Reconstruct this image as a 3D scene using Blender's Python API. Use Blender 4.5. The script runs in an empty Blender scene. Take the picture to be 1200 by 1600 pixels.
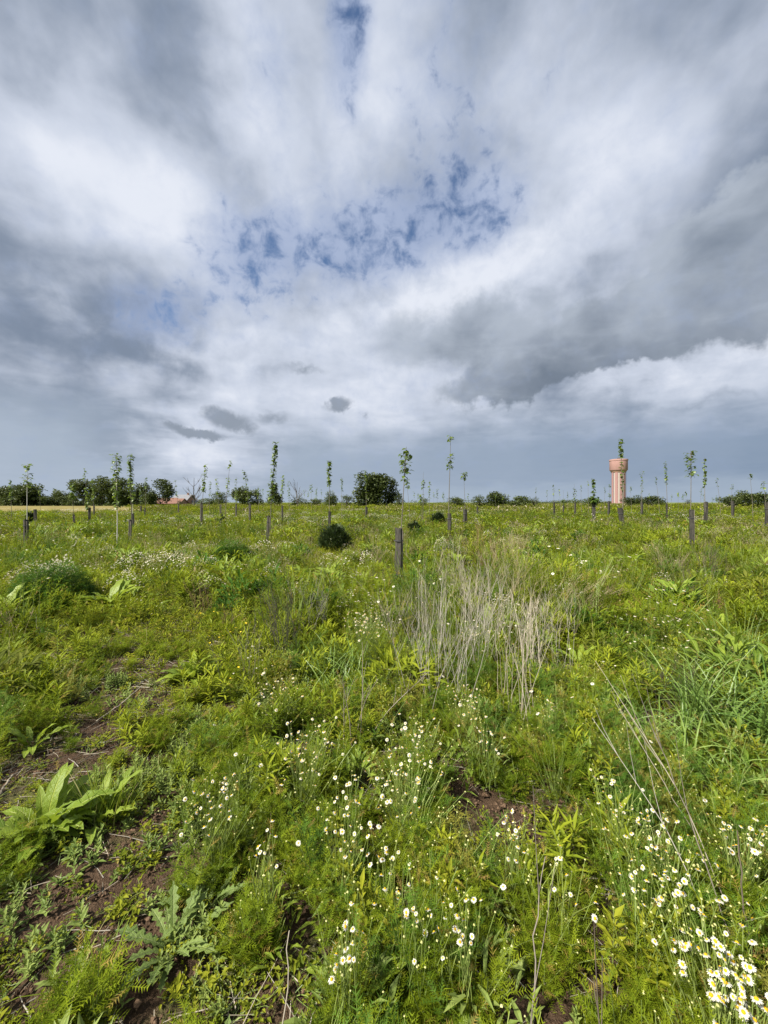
import bpy, bmesh, math, random
import numpy as np
from mathutils import Vector, Matrix

R = math.radians
rng = np.random.default_rng(11)
random.seed(11)
scene = bpy.context.scene
C = scene.collection

# ------------------------------------------------------------------ camera
EYE = 1.5                      # eye height, metres
F = 600.0                      # focal length in pixels of a 1200 x 1600 frame
HOR = 785.0                    # row of the horizon
cam_d = bpy.data.cameras.new('camera')
cam = bpy.data.objects.new('camera', cam_d)
C.objects.link(cam)
cam.location = (0, 0, EYE)
cam.rotation_euler = (R(90), 0, 0)
cam_d.sensor_fit = 'VERTICAL'
cam_d.sensor_height = 34.6
cam_d.lens = 34.6 * F / 1600.0
cam_d.shift_y = -(800.0 - HOR) / 1600.0
cam_d.clip_start = 0.05
cam_d.clip_end = 20000
scene.camera = cam

scene.view_settings.view_transform = 'Standard'
scene.view_settings.look = 'None'
scene.view_settings.exposure = 1.05
scene.view_settings.gamma = 1.0
scene.view_settings.use_curve_mapping = False
scene.render.engine = 'CYCLES'
scene.cycles.max_bounces = 6
scene.cycles.diffuse_bounces = 3
scene.cycles.glossy_bounces = 2
scene.cycles.transmission_bounces = 3
scene.cycles.use_denoising = True
scene.render.filter_size = 1.3

# ------------------------------------------------------------------ sun through thin cloud
SUN_EL, SUN_AZ = R(47), math.atan2(-0.62, -0.45)      # azimuth from +Y towards +X
sun_d = bpy.data.lights.new('sun', 'SUN')
sun = bpy.data.objects.new('sun', sun_d)
C.objects.link(sun)
sun_d.energy = 5.0
sun_d.angle = R(3)
sun_d.color = (1.0, 0.94, 0.83)
sv = Vector((math.cos(SUN_EL) * math.sin(SUN_AZ), math.cos(SUN_EL) * math.cos(SUN_AZ), math.sin(SUN_EL)))
sun.rotation_euler = sv.to_track_quat('Z', 'Y').to_euler()
sun.location = sv * 50

# ------------------------------------------------------------------ node helper: python arithmetic -> math nodes
class X:
    nt = None
    def __init__(s, sock): s.s = sock
    @staticmethod
    def m(op, *a, clamp=False):
        n = X.nt.nodes.new('ShaderNodeMath'); n.operation = op; n.use_clamp = clamp
        for i, v in enumerate(a):
            if isinstance(v, X): X.nt.links.new(v.s, n.inputs[i])
            else: n.inputs[i].default_value = float(v)
        return X(n.outputs[0])
    def __add__(s, o): return X.m('ADD', s, o)
    __radd__ = __add__
    def __sub__(s, o): return X.m('SUBTRACT', s, o)
    def __rsub__(s, o): return X.m('SUBTRACT', o, s)
    def __mul__(s, o): return X.m('MULTIPLY', s, o)
    __rmul__ = __mul__
    def __truediv__(s, o): return X.m('DIVIDE', s, o)
    def pow(s, p): return X.m('POWER', s, p)
    def max(s, o): return X.m('MAXIMUM', s, o)
    def min(s, o): return X.m('MINIMUM', s, o)
    def exp(s): return X.m('EXPONENT', s)
    def clamp(s): return X.m('ADD', s, 0.0, clamp=True)
    def step(s, a, b):                                  # smoothstep a..b
        n = X.nt.nodes.new('ShaderNodeMapRange'); n.interpolation_type = 'SMOOTHSTEP'
        X.nt.links.new(s.s, n.inputs[0])
        n.inputs[1].default_value = a; n.inputs[2].default_value = b
        return X(n.outputs[0])
def xvec(x, y, z=0.0):
    n = X.nt.nodes.new('ShaderNodeCombineXYZ')
    for i, v in enumerate((x, y, z)):
        if isinstance(v, X): X.nt.links.new(v.s, n.inputs[i])
        else: n.inputs[i].default_value = float(v)
    return n.outputs[0]
def xnoise(vec, scale, detail=4, rough=0.5, dist=0.0, off=None):
    if off is not None:
        a = X.nt.nodes.new('ShaderNodeVectorMath'); a.operation = 'ADD'
        X.nt.links.new(vec, a.inputs[0]); a.inputs[1].default_value = off; vec = a.outputs[0]
    n = X.nt.nodes.new('ShaderNodeTexNoise')
    X.nt.links.new(vec, n.inputs['Vector'])
    n.inputs['Scale'].default_value = scale; n.inputs['Detail'].default_value = detail
    n.inputs['Roughness'].default_value = rough; n.inputs['Distortion'].default_value = dist
    return X(n.outputs[0])
def xmix(fac, a, b):
    n = X.nt.nodes.new('ShaderNodeMix'); n.data_type = 'RGBA'
    if isinstance(fac, X): X.nt.links.new(fac.s, n.inputs[0])
    else: n.inputs[0].default_value = fac
    for i, v in ((6, a), (7, b)):
        if isinstance(v, (tuple, list)): n.inputs[i].default_value = (*v, 1.0)[:4]
        else: X.nt.links.new(v, n.inputs[i])
    return n.outputs[2]
# ------------------------------------------------------------------ sky: blue Nishita sky seen through broken cloud layers
world = bpy.data.worlds.new('World')
scene.world = world
world.use_nodes = True
nt = world.node_tree
nt.nodes.clear()
X.nt = nt
out = nt.nodes.new('ShaderNodeOutputWorld')
bg = nt.nodes.new('ShaderNodeBackground')
nt.links.new(bg.outputs[0], out.inputs[0])
STR = 0.1
bg.inputs[1].default_value = STR
sky = nt.nodes.new('ShaderNodeTexSky')
sky.sky_type = 'NISHITA'
sky.sun_disc = False
sky.sun_elevation = SUN_EL
sky.sun_rotation = SUN_AZ
sky.ozone_density = 5.0
sky.dust_density = 0.3
sky.air_density = 1.0
tc = nt.nodes.new('ShaderNodeTexCoord')
sp = nt.nodes.new('ShaderNodeSeparateXYZ')
nt.links.new(tc.outputs['Generated'], sp.inputs[0])
dx, dy, dz = X(sp.outputs[0]), X(sp.outputs[1]), X(sp.outputs[2])
DEG = 180 / math.pi
az = X.m('ARCTAN2', dx, dy) * DEG                       # degrees from north (+Y) to east (+X)
el = X.m('ARCSINE', dz.min(1.0).max(-1.0)) * DEG
hz = dz.max(0.0) + 0.16
plane = xvec(dx / hz, dy / hz, 0.0)                      # where the ray meets a flat cloud deck
dirv = tc.outputs['Generated']

def ae(px, py):
    x, z = (px - 600) / F, (HOR - py) / F
    return math.degrees(math.atan(x)), math.degrees(math.atan(z / math.hypot(1, x)))
# slow swirl so nothing has a clean outline
w1 = xnoise(plane, 1.1, 4, 0.55, off=(3.1, 7.7, 0)) - 0.5
w2 = xnoise(plane, 1.1, 4, 0.55, off=(13.4, 2.2, 5)) - 0.5
f1 = xnoise(dirv, 9.0, 5, 0.6, off=(1, 5, 2)) - 0.5
f2 = xnoise(dirv, 9.0, 5, 0.6, off=(6, 2, 9)) - 0.5
azw = az + w1 * 9.0 + f1 * 5.0
elw = el + w2 * 6.0 + f2 * 4.0
V_warp, V_sharp = xvec(azw, elw), xvec(az, el)
def blobs(vec, table):
    """sum of soft elongated patches (cloud or clear sky): px, py, su, sv in degrees, tilt, weight"""
    acc = None
    for px, py, su, sv_, rot, w in table:
        a0, e0 = ae(px, py)
        m = nt.nodes.new('ShaderNodeMapping'); m.vector_type = 'TEXTURE'
        nt.links.new(vec, m.inputs[0])
        m.inputs[1].default_value = (a0, e0, 0)
        m.inputs[2].default_value = (0, 0, R(rot))
        m.inputs[3].default_value = (su * 1.75, sv_ * 1.75, 1)
        g = nt.nodes.new('ShaderNodeTexGradient'); g.gradient_type = 'SPHERICAL'
        nt.links.new(m.outputs[0], g.inputs[0])
        acc = X.m('MULTIPLY_ADD', X(g.outputs[1]), w, 0.0 if acc is None else acc)
    return acc

# --- 1. the high deck, bright and grey swathes drawn out by perspective
n_big = xnoise(plane, 0.8, 2, 0.45, 0.4, off=(2.3, 1.2, 0))
n_mid = xnoise(plane, 2.4, 3, 0.5, 0.5, off=(9.1, 4.4, 1))
n_str = xnoise(plane, 5.5, 4, 0.55, 0.5, off=(5.5, 8.1, 3))
n_puff = xnoise(dirv, 4.6, 4, 0.52, 0.25, off=(3.3, 6.1, 2.7))
lum = n_big * 0.45 + n_mid * 0.75 + n_str * 0.30 + n_puff * 0.95 + f1 * 0.30 - 0.69
bright = blobs(V_warp, [(90, 230, 13, 7, -10, .34), (300, 270, 11, 9, -30, .40), (420, 60, 5, 10, 10, .26), (820, 250, 13, 6, 30, .26),
    (1010, 240, 10, 7, 10, .30), (760, 440, 10, 2.6, 12, .50), (640, 470, 8, 4, 10, .30), (440, 600, 16, 5, 0, .22), (600, 180, 8, 9, 0, .22),
    (1120, 590, 9, 3.4, 6, .24), (318, 692, 6, 3.5, 0, .65), (900, 330, 12, 4, 18, .22), (150, 340, 8, 4, -15, .16)])
dark = blobs(V_warp, [(50, 420, 14, 6, -12, .38), (330, 170, 5, 13, 28, .55), (235, 165, 4, 5, 20, .24), (960, 80, 20, 11, 15, .36),
    (1160, 210, 8, 10, 0, .30), (60, 650, 16, 4.5, -5, .40), (180, 545, 9, 2, -8, .34), (390, 500, 8, 2.5, 5, .16), (150, 20, 7, 6, 0, .26), (270, 430, 8, 5, -10, .22)])
n_fine = xnoise(dirv, 15.0, 5, 0.6, 0.4, off=(5, 3, 8)) - 0.5
crisp = blobs(V_sharp, [(700, 450, 16, 5, 10, 1.0), (250, 530, 12, 4, -5, .7), (1080, 560, 12, 5, 8, .8)])
lum = (lum + bright - dark + n_fine * (crisp * 0.85 + 0.16)).clamp()
cloud = xmix(lum.step(0.08, 0.78), (0.215, 0.268, 0.36), (0.63, 0.685, 0.80))
cloud = xmix(lum.step(0.66, 1.0), cloud, (0.79, 0.83, 0.92))

# --- 2. low dark rolls of cloud in the north-east, ragged bright tops
ragged = (xnoise(dirv, 7.0, 5, 0.58, 0.3, off=(4, 4, 1)) - 0.5)
V_rag = xvec(az + ragged * 10.0 + w1 * 3.0, el + f2 * 9.0 + (n_puff - 0.5) * 4.0)
roll = blobs(V_rag, [(745, 525, 13, 3.6, 4, 1.0), (980, 505, 15, 2.9, 15, 1.15), (1185, 420, 8, 3.4, 22, 1.2), (860, 582, 14, 1.9, 9, .95),
    (1185, 305, 5, 1.8, 18, .8), (1075, 365, 5.0, 1.2, 18, .55), (1320, 385, 11, 4, 18, .9), (1090, 637, 11, 1.2, 3, .38)])
rollm = roll.step(0.18, 0.66)
roll_shade = (el - (az - 4.0) * 0.16 - 13.0 + (n_str - 0.5) * 14.0 + (n_puff - 0.5) * 22.0 + ragged * 12).step(-6.0, 12.0)
rollc = xmix(roll_shade, (0.165, 0.205, 0.265), (0.44, 0.495, 0.58))
cloud = xmix(rollm * (0.62 + n_str * 0.6).min(0.95), cloud, rollc)

# --- 3. rain haze under the deck and the paler strip along the horizon
low = (el + (n_mid - 0.5) * 4.0).step(15.5, 6.5)
lowc = xmix((n_mid * 0.5 + az * 0.011 + 0.24).clamp(), (0.42, 0.495, 0.60), (0.24, 0.32, 0.44))
glow = (blobs(V_warp, [(315, 692, 8, 5.5, 0, 1.5), (540, 640, 18, 4.5, 0, .55), (1100, 595, 13, 3.8, 3, .7)])).clamp()
cloud = xmix(low * (0.90 - glow * 0.8), cloud, lowc)
strip_n = xnoise(xvec(az * 0.5, el * 1.6, 0.0), 0.35, 4, 0.55, 0.4)
strip = (el + (strip_n - 0.5) * 4.0 + (az + 10.0) * -0.012).step(3.0, 0.6)
cloud = xmix(strip * 0.62, cloud, (0.42, 0.50, 0.60))

# --- 4. small grey cloudlets low in the north
g1 = xnoise(dirv, 24.0, 4, 0.6, 0.3, off=(2, 2, 4)) - 0.5
lets = blobs(xvec(az + f1 * 3.0 + g1 * 5.0, el + f2 * 1.6 + g1 * -3.0), [(308, 676, 3.2, 0.55, -6, 1.2), (355, 656, 2.6, 1.1, -14, 1.1), (430, 655, 3.4, 1.0, 5, .55),
    (527, 633, 1.9, 1.0, 10, 1.0), (570, 648, 0.8, 0.7, 0, .5), (470, 575, 3.6, 0.7, 0, .55)])
cloud = xmix(lets.step(0.14, 0.7) * 0.9, cloud, (0.265, 0.31, 0.38))

# --- 5. torn gaps where the blue shows through thin veil
gapz = blobs(V_sharp, [(250, 490, 4.5, 3.0, 10, 1.1), (385, 405, 6.0, 4.4, 20, 1.1), (540, 390, 9, 4.2, 10, 1.05), (680, 345, 9, 4.0, 15, .95), (770, 345, 5, 3, 20, .7),
    (620, 290, 13, 6, 8, .36), (545, 20, 2.6, 4.8, -5, 1.5), (690, 70, 5, 8, 20, .36), (735, 190, 9, 7, 0, .22), (430, 110, 3, 4, 0, .6)])
holes = xnoise(dirv, 27.0, 4, 0.58, 0.3, off=(0.4, 2.6, 1.9)) * 0.95 + n_puff * 0.25
gap = gapz.min(1.0) * 0.34 + holes - 0.25
veil = (gapz * 0.8 + (n_mid - 0.5) * 0.7 + (holes - 0.6) * 0.9).step(-0.05, 0.85)
cloud = xmix(veil * 0.78, cloud, (0.34, 0.425, 0.63))
k10 = nt.nodes.new('ShaderNodeVectorMath'); k10.operation = 'SCALE'
nt.links.new(cloud, k10.inputs[0]); k10.inputs['Scale'].default_value = 0.485 / STR
deep = nt.nodes.new('ShaderNodeVectorMath'); deep.operation = 'SCALE'
nt.links.new(sky.outputs[0], deep.inputs[0]); deep.inputs['Scale'].default_value = 0.62
final = xmix(gap.step(0.565, 0.90) * 0.97, k10.outputs[0], deep.outputs[0])
nt.links.new(final, bg.inputs[0])
world.cycles.sampling_method = 'MANUAL'
world.cycles.sample_map_resolution = 512
# ------------------------------------------------------------------ materials
def new_mat(name):
    m = bpy.data.materials.new(name); m.use_nodes = True
    m.node_tree.nodes.clear(); X.nt = m.node_tree
    return m, m.node_tree
def principled(nt, col, rough=0.6, spec=0.3, normal=None):
    p = nt.nodes.new('ShaderNodeBsdfPrincipled')
    if isinstance(col, tuple): p.inputs['Base Color'].default_value = (*col, 1)
    else: nt.links.new(col, p.inputs['Base Color'])
    if isinstance(rough, X): nt.links.new(rough.s, p.inputs['Roughness'])
    else: p.inputs['Roughness'].default_value = rough
    p.inputs['Specular IOR Level'].default_value = spec
    if normal is not None: nt.links.new(normal, p.inputs['Normal'])
    return p
def finish(nt, shader, disp=None):
    o = nt.nodes.new('ShaderNodeOutputMaterial'); nt.links.new(shader, o.inputs[0])
def bump(nt, h, strength, dist):
    b = nt.nodes.new('ShaderNodeBump'); nt.links.new(h.s, b.inputs['Height'])
    b.inputs['Strength'].default_value = strength; b.inputs['Distance'].default_value = dist
    return b.outputs[0]
def wpos(nt):
    g = nt.nodes.new('ShaderNodeNewGeometry'); return g.outputs['Position']
def opos(nt):
    g = nt.nodes.new('ShaderNodeTexCoord'); return g.outputs['Object']

def leaf_mat(name, lo, hi, transl=0.35, rough=0.5, spec=0.35, odd=None, veins=0.0):
    """leaf tissue: colour runs lo..hi by leaf, plant and place; light passes through"""
    m, nt = new_mat(name)
    at = nt.nodes.new('ShaderNodeAttribute'); at.attribute_name = 'tint'
    oi = nt.nodes.new('ShaderNodeObjectInfo')
    place = xnoise(wpos(nt), 0.9, 3, 0.6)
    f = X(at.outputs['Fac']) * 0.55 + X(oi.outputs['Random']) * 0.35 + (place - 0.5) * 1.5 + 0.03
    col = xmix(f.clamp(), lo, hi)
    if odd is not None:
        col = xmix((X(at.outputs['Fac'])).step(0.93, 0.97) * 0.8, col, odd)
    nrm = None
    if veins:
        lu = nt.nodes.new('ShaderNodeAttribute'); lu.attribute_name = 'leafuv'
        q = nt.nodes.new('ShaderNodeSeparateXYZ'); nt.links.new(lu.outputs['Vector'], q.inputs[0])
        s_, t_ = X(q.outputs[0]), X(q.outputs[1])
        rib = s_.step(0.12, 0.02)
        side = X.m('SINE', t_ * 62.0 - s_ * 11.0).step(0.72, 1.0) * (1.0 - s_ * 0.6)
        blot = xnoise(opos(nt), 26.0, 4, 0.6)
        col = xmix(blot.step(0.55, 0.8) * 0.35, col, (lo[0] * 0.75, lo[1] * 0.7, lo[2]))
        spots = xnoise(opos(nt), 9.0, 5, 0.7, 0.4, off=(3, 1, 2)).step(0.66, 0.72)
        col = xmix(spots * 0.8, col, (0.20, 0.12, 0.035))
        col = xmix((rib * 0.75 + side * 0.35).clamp() * veins, col, (hi[0] * 1.35, hi[1] * 1.2, hi[2] * 2.2))
        nrm = bump(nt, rib * -0.6 - side * 0.5 + blot * 0.9, 0.6, 0.006)
    p = principled(nt, col, rough, spec, nrm)
    t = nt.nodes.new('ShaderNodeBsdfTranslucent')
    warm = xmix(0.35, col, (hi[0] * 1.15, hi[1] * 1.1, hi[2] * 0.6))
    nt.links.new(warm, t.inputs[0])
    mx = nt.nodes.new('ShaderNodeMixShader'); mx.inputs[0].default_value = transl
    nt.links.new(p.outputs[0], mx.inputs[1]); nt.links.new(t.outputs[0], mx.inputs[2])
    finish(nt, mx.outputs[0])
    return m
def plain_mat(name, lo, hi, rough=0.8, spec=0.2, scale=40.0, bmp=0.0, stretch=None):
    m, nt = new_mat(name)
    v = opos(nt)
    if stretch is not None:
        mp = nt.nodes.new('ShaderNodeMapping'); mp.inputs[3].default_value = stretch
        nt.links.new(v, mp.inputs[0]); v = mp.outputs[0]
    oi = nt.nodes.new('ShaderNodeObjectInfo')
    n = xnoise(v, scale, 5, 0.6)
    f = ((n - 0.5) * 1.6 + 0.35 + X(oi.outputs['Random']) * 0.3).clamp()
    nr = bump(nt, n, bmp, 0.01) if bmp else None
    finish(nt, principled(nt, xmix(f, lo, hi), rough, spec, nr).outputs[0])
    return m

M = {}
M['feather'] = leaf_mat('mayweed_leaf', (0.050, 0.100, 0.007), (0.235, 0.285, 0.015), 0.38, 0.6, 0.06, odd=(0.30, 0.20, 0.06))
M['feather_dark'] = leaf_mat('hemlock_leaf', (0.032, 0.085, 0.010), (0.085, 0.165, 0.020), 0.32, 0.6, 0.08)
M['feather_green'] = leaf_mat('yarrow_leaf', (0.040, 0.098, 0.012), (0.135, 0.225, 0.026), 0.35, 0.6, 0.08, odd=(0.22, 0.13, 0.05))
M['feather_olive'] = leaf_mat('drying_mayweed_leaf', (0.105, 0.115, 0.016), (0.30, 0.28, 0.05), 0.3, 0.6, 0.06, odd=(0.30, 0.17, 0.07))
M['shoot'] = leaf_mat('fleabane_leaf', (0.105, 0.165, 0.012), (0.31, 0.345, 0.022), 0.38, 0.55, 0.12)
M['mat_leaf'] = leaf_mat('creeping_weed_leaf', (0.085, 0.12, 0.011), (0.30, 0.31, 0.024), 0.33, 0.6, 0.06, odd=(0.30, 0.23, 0.07))
M['grey_leaf'] = leaf_mat('cudweed_leaf', (0.10, 0.155, 0.032), (0.25, 0.305, 0.075), 0.25, 0.55, 0.2)
M['dock'] = leaf_mat('dock_leaf', (0.105, 0.185, 0.018), (0.275, 0.355, 0.034), 0.38, 0.45, 0.4, odd=(0.28, 0.14, 0.03), veins=1.0)
M['lettuce'] = leaf_mat('lettuce_leaf', (0.10, 0.165, 0.035), (0.215, 0.285, 0.07), 0.3, veins=0.9)
M['grass'] = leaf_mat('grass_blade', (0.09, 0.15, 0.012), (0.27, 0.325, 0.034), 0.38, 0.5, 0.14, odd=(0.42, 0.36, 0.18))
M['blue_grass'] = leaf_mat('broad_grass_blade', (0.08, 0.155, 0.022), (0.235, 0.325, 0.075), 0.32, 0.4, 0.4)
M['olive'] = leaf_mat('olive_weed', (0.075, 0.095, 0.016), (0.225, 0.235, 0.038), 0.3, 0.6, 0.06, odd=(0.28, 0.22, 0.12))
M['dry'] = leaf_mat('dry_stem', (0.20, 0.17, 0.125), (0.42, 0.375, 0.30), 0.05, 0.75, 0.15)
M['grey_stem'] = leaf_mat('weathered_stem', (0.20, 0.185, 0.155), (0.42, 0.39, 0.335), 0.05, 0.75, 0.15)
M['dark_stem'] = leaf_mat('dark_dead_stem', (0.055, 0.045, 0.035), (0.14, 0.115, 0.085), 0.03, 0.75, 0.15)
M['red_weed'] = leaf_mat('red_seed_stalk', (0.13, 0.075, 0.035), (0.28, 0.19, 0.11), 0.1, 0.75, 0.15)
M['tan_weed'] = leaf_mat('seeding_grass', (0.23, 0.19, 0.10), (0.40, 0.34, 0.21), 0.15, 0.75, 0.15)
M['twig'] = leaf_mat('brown_twig', (0.085, 0.07, 0.055), (0.20, 0.175, 0.145), 0.03, 0.75, 0.15)
M['stem'] = leaf_mat('green_stem', (0.12, 0.175, 0.04), (0.22, 0.27, 0.07), 0.1)
M['petal'] = leaf_mat('white_petal', (0.57, 0.55, 0.45), (0.70, 0.69, 0.62), 0.25, 0.6, 0.2)
M['disc'] = leaf_mat('yellow_disc', (0.50, 0.27, 0.008), (0.62, 0.38, 0.015), 0.05, 0.8, 0.1)
M['bud'] = leaf_mat('pale_bud', (0.36, 0.38, 0.09), (0.62, 0.60, 0.30), 0.2, 0.7, 0.2)
M['yellow'] = leaf_mat('yellow_petal', (0.74, 0.55, 0.03), (0.84, 0.68, 0.05), 0.2, 0.6, 0.2)
M['evergreen'] = leaf_mat('evergreen_twig', (0.018, 0.036, 0.011), (0.055, 0.085, 0.026), 0.12)
M['sap_leaf'] = leaf_mat('poplar_leaf', (0.055, 0.105, 0.016), (0.185, 0.25, 0.040), 0.42, 0.4, 0.45)
M['tree_leaf'] = leaf_mat('tree_leaf', (0.032, 0.052, 0.015), (0.112, 0.138, 0.040), 0.25)
M['tree_leaf_b'] = leaf_mat('pale_tree_leaf', (0.055, 0.080, 0.024), (0.135, 0.165, 0.05), 0.25)
M['bark'] = plain_mat('bark', (0.05, 0.042, 0.034), (0.14, 0.12, 0.10), scale=6)
M['sap_bark'] = plain_mat('sapling_bark', (0.09, 0.08, 0.06), (0.19, 0.17, 0.135), scale=20)
M['pale_bark'] = plain_mat('pale_sapling_bark', (0.36, 0.34, 0.30), (0.58, 0.56, 0.51), scale=20)
M['guard'] = plain_mat('guard_mesh', (0.010, 0.0095, 0.008), (0.085, 0.078, 0.064), 0.75, 0.25, 34, 0.6, (1, 1, 0.35))
M['stake'] = plain_mat('stake_wood', (0.10, 0.085, 0.065), (0.25, 0.22, 0.18), 0.8, 0.2, 14, 0.3, (3, 3, 0.4))

# ------------------------------------------------------------------ mesh builder
class MB:
    def __init__(s): s.v = []; s.f = []; s.m = []; s.t = []; s.mats = []; s.uv = []
    def mi(s, key):
        if key not in s.mats: s.mats.append(key)
        return s.mats.index(key)
    def add(s, vs, fs, key, tint=0.5, uv=None):
        b = len(s.v); s.v.extend(vs); s.t.extend([tint] * len(vs)); s.uv.extend(uv or [(0.5, 0.5, 0.0)] * len(vs))
        k = s.mi(key)
        for f in fs: s.f.append([b + i for i in f]); s.m.append(k)
    def mesh(s, name, smooth=False):
        me = bpy.data.meshes.new(name)
        me.from_pydata([tuple(map(float, p)) for p in s.v], [], s.f)
        me.polygons.foreach_set('material_index', s.m)
        for k in s.mats: me.materials.append(M[k])
        a = me.attributes.new('tint', 'FLOAT', 'POINT'); a.data.foreach_set('value', np.array(s.t, dtype=np.float32))
        u_ = me.attributes.new('leafuv', 'FLOAT_VECTOR', 'POINT'); u_.data.foreach_set('vector', np.array(s.uv, dtype=np.float32).ravel())
        if smooth: me.polygons.foreach_set('use_smooth', [True] * len(me.polygons))
        me.update()
        return me
def V(*a): return np.array(a, dtype=float)
def unit(v):
    n = np.linalg.norm(v); return v / n if n > 1e-9 else V(0, 0, 1)
def U(a, b): return random.uniform(a, b)
def az_dir(a, p=0.0): return V(math.cos(a) * math.cos(p), math.sin(a) * math.cos(p), math.sin(p))

def strip_leaf(mb, base, a, pitch, length, width, key, seg=3, droop=0.8, fold=0.25, tint=None, prof=None, wav=0.0, twist=0.0):
    """a leaf or blade: spine leaves `base` at azimuth a and pitch, bending down by `droop` radians over its length"""
    if tint is None: tint = random.random()
    prof = prof or (lambda t: math.sin(math.pi * min(1, t * 0.92 + 0.08)) ** 0.8)
    p = V(*base); side0 = V(-math.sin(a), math.cos(a), 0)
    vs = []; uv = []; n = seg + 1
    for i in range(n):
        t = i / seg; uv += [(1, t, 0), (0, t, 0), (1, t, 0)]
        ph = pitch - droop * t
        d = az_dir(a, ph)
        up = np.cross(d, side0)
        sd = side0 * math.cos(twist * t) + up * math.sin(twist * t)
        w = width * prof(t) * 0.5
        wv = wav * math.sin(t * 17 + tint * 9)
        vs += [p + sd * w - up * (-(fold + wv) * w), p, p - sd * w - up * (-(fold - wv) * w)]
        p = p + d * (length / seg)
    fs = []
    for i in range(seg):
        b = 3 * i
        fs += [(b, b + 1, b + 4, b + 3), (b + 1, b + 2, b + 5, b + 4)]
    mb.add(vs, fs, key, tint, uv)
def diamond(mb, base, a, pitch, length, width, key, tint=None, fold=0.2):
    """small leaf: two folded triangles"""
    if tint is None: tint = random.random()
    d = az_dir(a, pitch); s = V(-math.sin(a), math.cos(a), 0); up = np.cross(d, s)
    b = V(*base); m = b + d * length * 0.5
    mb.add([b, m + s * width / 2 + up * fold * width, b + d * length - up * 0.15 * length, m - s * width / 2 + up * fold * width],
           [(0, 1, 2), (0, 2, 3)], key, tint)
def tube(mb, pts, r0, r1, key, sides=3, tint=None):
    if tint is None: tint = random.random()
    n = len(pts); vs = []
    pts = [V(*p) for p in pts]
    for i, p in enumerate(pts):
        d = unit(pts[min(i + 1, n - 1)] - pts[max(i - 1, 0)])
        x = unit(np.cross(d, V(0.31, 0.9, 0.2))); y = np.cross(d, x)
        r = r0 + (r1 - r0) * i / (n - 1)
        for k in range(sides):
            q = 2 * math.pi * k / sides
            vs.append(p + x * math.cos(q) * r + y * math.sin(q) * r)
    fs = [(i * sides + k, i * sides + (k + 1) % sides, (i + 1) * sides + (k + 1) % sides, (i + 1) * sides + k) for i in range(n - 1) for k in range(sides)]
    mb.add(vs, fs, key, tint)
def path(base, a, pitch, length, n=4, bend=0.3, jit=0.05):
    """points along a curved stem"""
    p = V(*base); out = [p]; aa, ph = a, pitch
    for i in range(n):
        p = p + az_dir(aa, ph) * length / n
        out.append(p); ph -= bend / n * U(0.3, 1.7); aa += U(-jit, jit) * 4
    return out
def along(pts, t):
    t = max(0, min(0.9999, t)) * (len(pts) - 1); i = int(t); f = t - i
    return pts[i] * (1 - f) + pts[i + 1] * f
def knob(mb, c, r, key, flat=1.0, tint=None):
    """small bud: octahedron"""
    c = V(*c); z = V(0, 0, r * flat)
    ring = [c + V(math.cos(q), math.sin(q), 0) * r for q in (0.3, 1.87, 3.44, 5.01)]
    mb.add(ring + [c + z, c - z], [(0, 1, 4), (1, 2, 4), (2, 3, 4), (3, 0, 4), (1, 0, 5), (2, 1, 5), (3, 2, 5), (0, 3, 5)], key, random.random() if tint is None else tint)
def daisy(mb, c, r, nrm=(0, 0, 1), petals=13, lod=0):
    """mayweed head: white rays, slightly swept back, round yellow disc"""
    nrm = unit(V(*nrm)); x = unit(np.cross(nrm, V(0.2, 1, 0.1))); y = np.cross(nrm, x); c = V(*c)
    t = random.random()
    for k in range(petals):
        q = 2 * math.pi * (k + U(-.15, .15)) / petals; d = x * math.cos(q) + y * math.sin(q); s = y * math.cos(q) - x * math.sin(q)
        L = r * U(.88, 1.05); w = r * (0.44 if lod else 0.30); dn = -nrm * r * U(.05, .35)
        if lod: mb.add([c + d * r * .2, c + d * L * .7 + s * w * .7 + dn * .5, c + d * L + dn, c + d * L * .7 - s * w * .7 + dn * .5], [(0, 3, 2, 1)], 'petal', t)
        else:
            mb.add([c + d * r * .25 + s * w * .25, c + d * r * .25 - s * w * .25, c + d * L * .7 + s * w * .5 + dn * .4, c + d * L * .7 - s * w * .5 + dn * .4,
                    c + d * L + s * w * .22 + dn, c + d * L - s * w * .22 + dn], [(0, 1, 3, 2), (2, 3, 5, 4)], 'petal', t)
    rings = [(0.43, 0.02), (0.36, 0.20), (0.17, 0.34)]
    if lod: rings = [(0.26, 0.02), (0.22, 0.10), (0.10, 0.16)]
    vs = [c + (x * math.cos(2 * math.pi * k / 8) + y * math.sin(2 * math.pi * k / 8)) * r * a + nrm * r * h for a, h in rings for k in range(8)] + [c + nrm * r * (.18 if lod else .38)]
    fs = [(i * 8 + k, i * 8 + (k + 1) % 8, (i + 1) * 8 + (k + 1) % 8, (i + 1) * 8 + k) for i in range(2) for k in range(8)] + [(16 + k, 16 + (k + 1) % 8, 24) for k in range(8)]
    mb.add(vs, fs, 'disc', t)

# ------------------------------------------------------------------ objects
def obj(name, me, parent=None, loc=None, rot=None, scale=None):
    o = bpy.data.objects.new(name, me); C.objects.link(o)
    if parent is not None: o.parent = parent
    if loc is not None: o.location = loc
    if rot is not None: o.rotation_euler = rot
    if scale is not None: o.scale = (scale, scale, scale) if isinstance(scale, (int, float)) else scale
    return o
def tag(o, label=None, cat=None, group=None, kind=None):
    if label: o['label'] = label
    if cat: o['category'] = cat
    if group: o['group'] = group
    if kind: o['kind'] = kind
    return o
def thing(name, label, cat, loc, rz=0.0, group=None):
    o = bpy.data.objects.new(name, None); C.objects.link(o)
    o.empty_display_size = 0.1
    o.location = loc; o.rotation_euler = (0, 0, rz)
    return tag(o, label, cat, group)

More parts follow.
